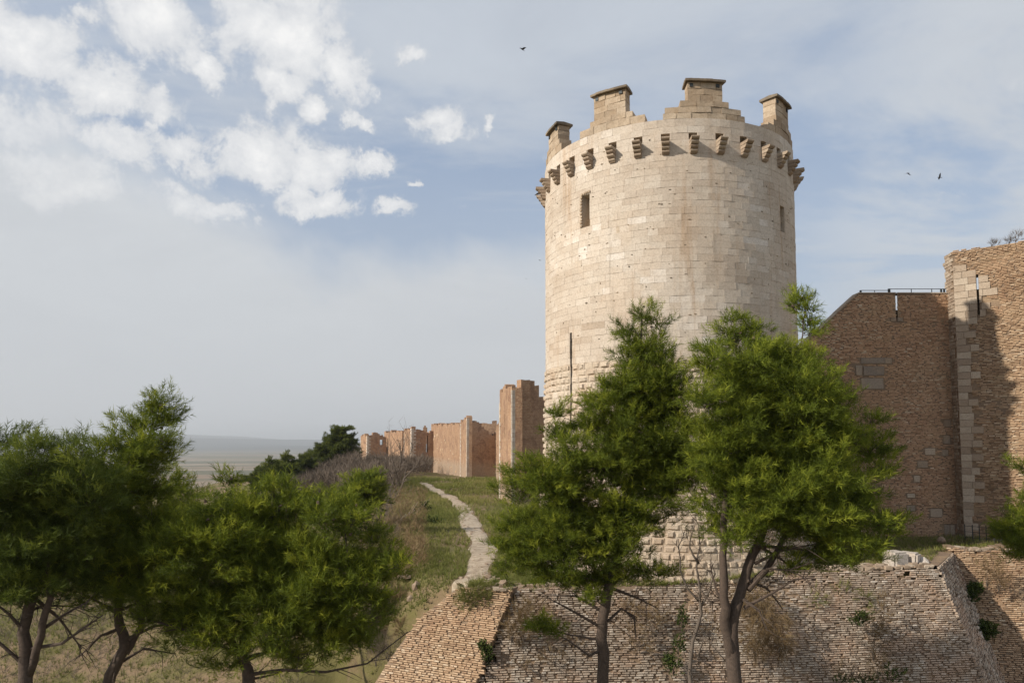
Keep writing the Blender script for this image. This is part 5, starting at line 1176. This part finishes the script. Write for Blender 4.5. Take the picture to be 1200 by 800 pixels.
thicket('dead_brush', 'grey brown dead brush and fallen twigs on the slope under the left-hand pines', [(-40, 470, 0, 14, 30, 62, 4200)], 0, 'twig', make_tufts(6, 8, .5, .8, .022, 16, (20, 85)), .8, 73)
thicket('slope_scrub', 'sparse dry twiggy scrub on the bank that drops away left of the path', [(425, 500, 0, 12, 44, 62, 700), (430, 500, 0, 14, 60, 88, 900), (462, 500, 0, 16, 38, 45, 350)], 0, 'dry', make_tufts(6, 8, .35, .55, .022, 17, (15, 65)), .9, 74)
shrub('dark_bush', 'dark green bush on the bank just below the bleached fallen log', 'bush', [(470, 636, 56, 9, 10), (462, 644, 54, 7, 8)], 'shrub', LEAFY, 75, 70, size=1.1)
shrub('dry_bush', 'brown dry growth on the main scarp just right of the slender pine trunk', 'bush', [(735, 715, 32.9, 20, 18), (765, 728, 32.6, 16, 26), (748, 752, 32.2, 12, 20)], 'dry', DRYT, 76, 42, .3)
shrub('dry_bush', 'thin straw-coloured weeds low on the scarp between slender pine and orange scarp', 'bush', [(648, 772, 31.9, 16, 16), (612, 778, 31.8, 12, 14), (672, 752, 32.2, 12, 14)], 'dry', DRYT, 77, 40, .4)
shrub('dry_bush', 'greenish weeds at the top of the long scarp left of the cut stones', 'bush', [(985, 690, 34.2, 18, 12), (955, 700, 33.9, 14, 18), (1012, 700, 34.0, 9, 20)], 'grass', DRYT, 78, 45, .3)
# meadow grass
def grass():
    r = np.random.default_rng(81); P = []
    n = 78000; Y = 31+(r.random(n)**1.9)*110; px = r.uniform(430, 640, n); X = (px-600)/F*Y
    k = (Y > y_front(X)+0.1) & ~on_path(X, Y, 0.12) & (np.hypot(X-TC[0], Y-TC[1]) > 7.7)
    X, Y = X[k], Y[k]
    d = fbm(X, Y, 2.5, 3, 90); k = r.random(len(X)) < 0.42+0.5*d; X, Y = X[k], Y[k]
    # ditch side and ledges
    n2 = 30000; X2 = r.uniform(-1, 0.0, n2); Y2 = 27+48*r.random(n2)**1.2; X2 = -4+X2*Y2*.72
    n3 = 4500; X3 = r.uniform(12, 30, n3); Y3 = r.uniform(35, 45.5, n3); k3 = (Y3 > y_front(X3)+0.6) & (np.hypot(X3-TC[0], Y3-TC[1]) > 7.7); X3, Y3 = X3[k3], Y3[k3]
    n4 = 2600; X4 = r.uniform(-2, 12, n4); Y4 = 33.6+r.random(n4)*1.3; k4 = np.hypot(X4-TC[0], Y4-TC[1]) > 7.75; X4, Y4 = X4[k4], Y4[k4]
    X = np.concatenate((X, X2, X3, X4)); Y = np.concatenate((Y, Y2, Y3, Y4)); m = len(X)
    P = np.stack((X, Y, np.where((Y < 35) & (X > -2.2), np.maximum(ground(X, Y), top_m(X)), ground(X, Y))-.02), 1); S_ = r.uniform(.4, 1.0, m)*(0.7+Y/60); tn = np.clip(.5+.35*fbm(X, Y, 4, 3, 91)+.18*r.normal(0, 1, m), 0, 1)
    o = tuft_mesh('grass', GRASS, P, r.normal(0, .16, (m, 3))+np.array((0, 0, 1.)), S_, tn, M['grass'], None, r)
    tag(o, 'short dry green grass on the castle hill beside the path', 'grass', None, 'stuff')
grass()

# ------------------------------------------------------------------ stones, logs, rails, birds
def rock(name, label, cat, c, size, mat, seed, group=None, rot=0, sub=2, cut=False):
    import bmesh
    bm = bmesh.new(); r = random.Random(seed)
    if cut: bmesh.ops.create_cube(bm, size=2); bmesh.ops.bevel(bm, geom=bm.edges[:], offset=.22, segments=2, affect='EDGES'); 
    else: bmesh.ops.create_icosphere(bm, subdivisions=sub, radius=1)
    ph = [r.uniform(0, 6) for _ in range(6)]
    for v in bm.verts:
        k = 1+(.05 if cut else .14)*(math.sin(v.co.x*3+ph[0])+math.sin(v.co.y*3.4+ph[1])+math.sin(v.co.z*2.7+ph[2])); v.co = Vector((v.co.x*size[0]*k, v.co.y*size[1]*k, v.co.z*size[2]*k))
    me = bpy.data.meshes.new(name); bm.to_mesh(me); bm.free(); me.materials.append(M[mat])
    o = bpy.data.objects.new(name, me); COL.objects.link(o); o.location = [float(x) for x in c]; o.rotation_euler.z = rot
    return tag(o, label, cat, group)
zl_ = 0.98
def on(px, Y, dz=0): q = pix(px, 660, Y); return (q[0], Y, float(ground(q[0], Y))+dz)
rock('cut_stone', 'large pale gabled stone block lying on the scarp ledge, leftmost of three', 'stone', (pix(1049, 665, 36.0)[0], 36.0, 1.18), (.40, .45, .38), 'white_stone', 1, rot=.3, cut=True)
rock('cut_stone', 'pale pointed stone block lying on the scarp ledge, middle of three', 'stone', (pix(1066, 665, 36.1)[0], 36.1, 1.14), (.30, .42, .36), 'white_stone', 2, rot=.8, cut=True)
rock('cut_stone', 'pale stone drum with a dark end on the scarp ledge, rightmost of three', 'stone', (pix(1078, 667, 36.1)[0], 36.1, 1.06), (.27, .4, .27), 'white_stone', 3, rot=.5)
rock('boulder', 'small round boulder at the foot of the turret corner', 'stone', (pix(1104, 640, 41)[0], 41.0, 1.45), (.22, .22, .2), 'paleblock', 4)
gr = 'white ledge rocks left of the path end'
for i, (a, b, Y, s, lab) in enumerate([(474, 674, 38.5, (.42, .3, .14), 'flat white rock at the top of the slope left of the path end'), (488, 690, 37.2, (.3, .25, .3), 'tall whitish rock under the flat white rock'), (481, 700, 36.7, (.22, .2, .2), 'small whitish rock, lowest of the rocks left of the path end'), (571, 674, 34.2, (.34, .2, .10), 'flat pale stone at the brink of the orange scarp'), (592, 680, 33.4, (.36, .2, .10), 'pale capping stone at the corner of the orange scarp')]):
    q = pix(a, b, Y); z = max(q[2], float(ground(q[0], Y))+.03); rock('ledge_rock', lab, 'rock', (q[0], Y, z-.04), s, 'paleblock', 10+i, None, rot=i, sub=1)
# loose stones on the path
r = np.random.default_rng(5); g = Geo()
for _ in range(150):
    Y = 34.5+r.random()**1.6*60; X = np.interp(Y, ys, sm)+r.uniform(-1.1, 1.1)*np.interp(Y, ys, wv); s = r.uniform(.02, .065)*(1+Y/90); z = float(ground(X, Y))+.05
    P_ = np.array([(a, b, c) for a in (-1, 1) for b in (-1, 1) for c in (-.5, .5)])*s*r.uniform(.6, 1.2, (8, 3))+np.array((X, Y, z))
    g.add(P_, [(0, 1, 3, 2), (4, 6, 7, 5), (0, 4, 5, 1), (2, 3, 7, 6), (0, 2, 6, 4), (1, 5, 7, 3)], r.random())
tag(g.build('path_stones', M['paleblock']), 'loose pale stones scattered along the ridge path', 'stones', None, 'stuff')
g = Geo(); r = np.random.default_rng(6)
for _ in range(520):
    X = r.uniform(-1.5, 20) if r.random() < .8 else r.uniform(23.5, 30); Y = float(y_front(X))+r.random()**1.5*1.3; s = r.uniform(.04, .13); z = max(float(ground(X, Y)), float(top_m(X)) if X < 20.4 else 1.2)
    P_ = np.array([(a*1.5, b, c*.7) for a in (-1, 1) for b in (-1, 1) for c in (-1, 1)])*s*r.uniform(.6, 1.2, (8, 3))+np.array((X, Y, z+s*.3))
    g.add(P_, [(0, 1, 3, 2), (4, 6, 7, 5), (0, 4, 5, 1), (2, 3, 7, 6), (0, 2, 6, 4), (1, 5, 7, 3)], r.random())
tag(g.build('rubble', M['paleblock']), 'broken stone and brick rubble along the tops of the scarps', 'rubble', None, 'stuff')
# fallen logs
def log(label, a, b, Ya, Yb, rad):
    p, q = pix(*a, Ya), pix(*b, Yb); p[2] = float(ground(p[0], p[1]))+rad; q[2] = float(ground(q[0], q[1]))+rad+.1
    g = Geo(); m = (p+q)/2+np.array((0, 0, .06)); tube_geo(g, [p, p*.7+q*.3, m, p*.3+q*.7, q], (rad, rad*.95, rad*.8, rad*.6, rad*.35), 7, .5, .15)
    for f in (.35, .6, .8): c = p*(1-f)+q*f; tube_geo(g, [c, c+np.array((.3, .1, .5))*(2 if f > .5 else 1.2)], (rad*.35, rad*.1), 4)
    o = g.build('fallen_log', M['palewood']); tag(o, label, 'log')
log('bleached fallen log lying on the slope left of the path', (463, 622), (486, 602), 60, 68, .13)
log('dead fallen branch lying uphill of the bleached log', (484, 604), (500, 592), 66, 72, .08)
log('long pale branch on the ground beneath the leaning pine', (60, 772), (115, 762), 36, 38, .07)
log('short pale branch on the ground beneath the leaning pine', (95, 782), (108, 776), 34, 35, .06)
# rails
def rail(name, label, pts, Y, h, posts, parent=None, bars=(0, .5), rr_=.022):
    root = empty(name, pts[0], label, 'railing')
    for a, b in zip(pts[:-1], pts[1:]):
        for f in bars:
            g = Geo(); tube_geo(g, [np.array(a)+(0, 0, h*(1-f)), np.array(b)+(0, 0, h*(1-f))], (rr_, rr_), 5); g.build('rail', M['iron'], root)
    for p, th_ in posts: g = Geo(); g.box((p[0], p[1], p[2]+h*.55), (1, 0, 0), (0, 0, 1), (0, -1, 0), th_, h*.56, th_); g.build('post', M['iron'], root)
yr = YW+0.5; zr = zt_w+0.07
def wx(px, Y=yr): return pix(px, 343, Y)[0]
rail('iron_railing', 'low thin iron railing on top of the curtain wall, left stretch', [(wx(1008), yr, zr-.02), (wx(1042), yr, zr-.02)], yr, .26, [((wx(1008.5), yr, zr-.05), .05), ((wx(1025), yr, zr-.05), .015)], bars=(0,))
rail('iron_railing', 'taller iron railing on top of the curtain wall beside the turret', [(wx(1042), yr, zr-.02), (wx(1110), yr, zr-.02)], yr, .36, [((wx(1042), yr, zr-.05), .06), ((wx(1068), yr, zr-.05), .018), ((wx(1092), yr, zr-.05), .018), ((wx(1103), yr, zr-.05), .045), ((wx(1106.5), yr, zr-.05), .045)], bars=(0, .75))
yf = 43.5
rail('iron_fence', 'faint iron grid fence at the foot of the turret', [(pix(1131, 630, yf)[0], yf, 1.0), (pix(1174, 630, 42.0)[0], 42.0, 1.0)], yf, .95, [((pix(a, 630, b)[0], b, 1.0), .018) for a, b in ((1131, 43.5), (1140, 43.2), (1148, 42.9), (1156, 42.6), (1165, 42.3), (1174, 42.0))], bars=(0, .35, .7), rr_=.014)
# birds
def bird(label, px, py, Y, span, flap, head, bank=0.0, grp='birds gliding in the sky'):
    c = pix(px, py, Y); root = empty('flying_bird', c, label, 'bird', grp); s = span/2
    def sec(p): return p
    g = Geo(); L = span*.42
    tube_geo(g, [(0, L*.5, 0), (0, L*.42, 0), (0, L*.2, .0), (0, -L*.1, 0), (0, -L*.35, 0)], (span*.008, span*.028, span*.05, span*.045, span*.012), 8)
    g.add([(-.012*span, -L*.3, 0), (.012*span, -L*.3, 0), (.06*span, -L*.62, 0), (-.06*span, -L*.62, 0), (0, -L*.3, .012*span)], [(0, 1, 2, 3), (0, 4, 1), (1, 4, 2), (4, 3, 2), (0, 3, 4)])
    b = g.build('body', M['bird'], None, True); b.parent = root
    for sd in (-1, 1):
        g = Geo(); ch = [.20, .19, .15, .07, .01]; xs = [0.03, .3, .6, .85, 1.0]; n = 5; V = []
        for i in range(n):
            x = xs[i]*s; z = math.sin(flap)*x*(1-.45*xs[i]); y0 = L*.22-(.0 if i < 3 else .12*span*(i-2)*.5); t = .014*span*(1-xs[i]*.8)
            for (yy, zz) in ((y0, 0), (y0-ch[i]*span*.5, t), (y0-ch[i]*span, 0), (y0-ch[i]*span*.5, -t*.4)): V.append((sd*x, yy, z+zz))
        Fc = [(4*i+k, 4*i+(k+1) % 4, 4*i+4+(k+1) % 4, 4*i+4+k) for i in range(n-1) for k in range(4)]+[(0, 1, 2, 3), (16, 19, 18, 17)]
        g.add(V, Fc); wg = g.build('wing', M['bird'], None); wg.parent = root
    root.rotation_euler = (0.25, bank, head)
bird('largest black bird flying high, left of the round tower top', 612, 58, 50, .85, .5, 2.2, -.35)
bird('small dark bird right of the tower, arched wings, the left one of two', 1064, 203, 62, .8, -.55, .3, .1)
bird('small dark bird right of the tower, seen side-on, the right one of two', 1101, 208, 62, .75, .9, 1.3, .6)
bird('tiny bird close to the left edge of the round tower, half way up', 633, 305, 100, .85, .2, .8)
bird('tiny bird just below and left of the bird nearest the tower', 616.5, 326.5, 125, .8, .1, .4)
bird('tiny bird in the sky above the far wall', 534, 336, 120, .8, .1, .5)
bird('tiny faint bird low over the tall ruined tower', 594, 362, 200, .9, .1, .4)
bird('faintest tiny bird straight above the broken tower', 546, 412, 260, .9, .1, .4)
bird('tiny faint bird over the feathery top of the leaning pine', 196, 443, 150, .7, .2, .6)
pf = ang_for(640)-8.5
# bird perched on a corbel
cb = corb_f[min(range(33), key=lambda k: abs(corb_f[k]+86))]; th = CAMA+R_(cb); pc = np.array((TC[0]+math.cos(th)*(TR+.42), TC[1]+math.sin(th)*(TR+.42), hz0+.13))
root = empty('perched_bird', pc, 'small black bird perched on the outermost left corbel of the tower', 'bird'); g = Geo(); tube_geo(g, [(-.26, 0, -.12), (-.12, 0, -.04), (0, 0, .02), (.08, 0, .10), (.12, 0, .17), (.20, 0, .17)], (.01, .05, .07, .06, .045, .006), 8); b = g.build('body', M['bird'], None, True); b.parent = root
g = Geo(); [tube_geo(g, [(.0, s, 0), (.01, s, -.13)], (.01, .008), 4) for s in (-.03, .03)]; b = g.build('legs', M['bird'], None); b.parent = root

# ------------------------------------------------------------------ haze
def haze(density):
    g = Geo(); g.box((0, 9000, -10), (1, 0, 0), (0, 1, 0), (0, 0, 1), 25500, 16500, 205)
    m = bpy.data.materials.new('pale air'); m.use_nodes = True; t = NT(m.node_tree); t.n.clear()
    v = t.node('ShaderNodeVolumePrincipled', {'Color': (0.80, 0.84, 0.88, 1), 'Density': density, 'Anisotropy': 0.2}); o = t.node('ShaderNodeOutputMaterial'); t.l.new(v.outputs[0], o.inputs['Volume'])
    tag(g.build('haze', m), 'pale haze lying over the plain', None, None, 'stuff')
haze(0.0001)
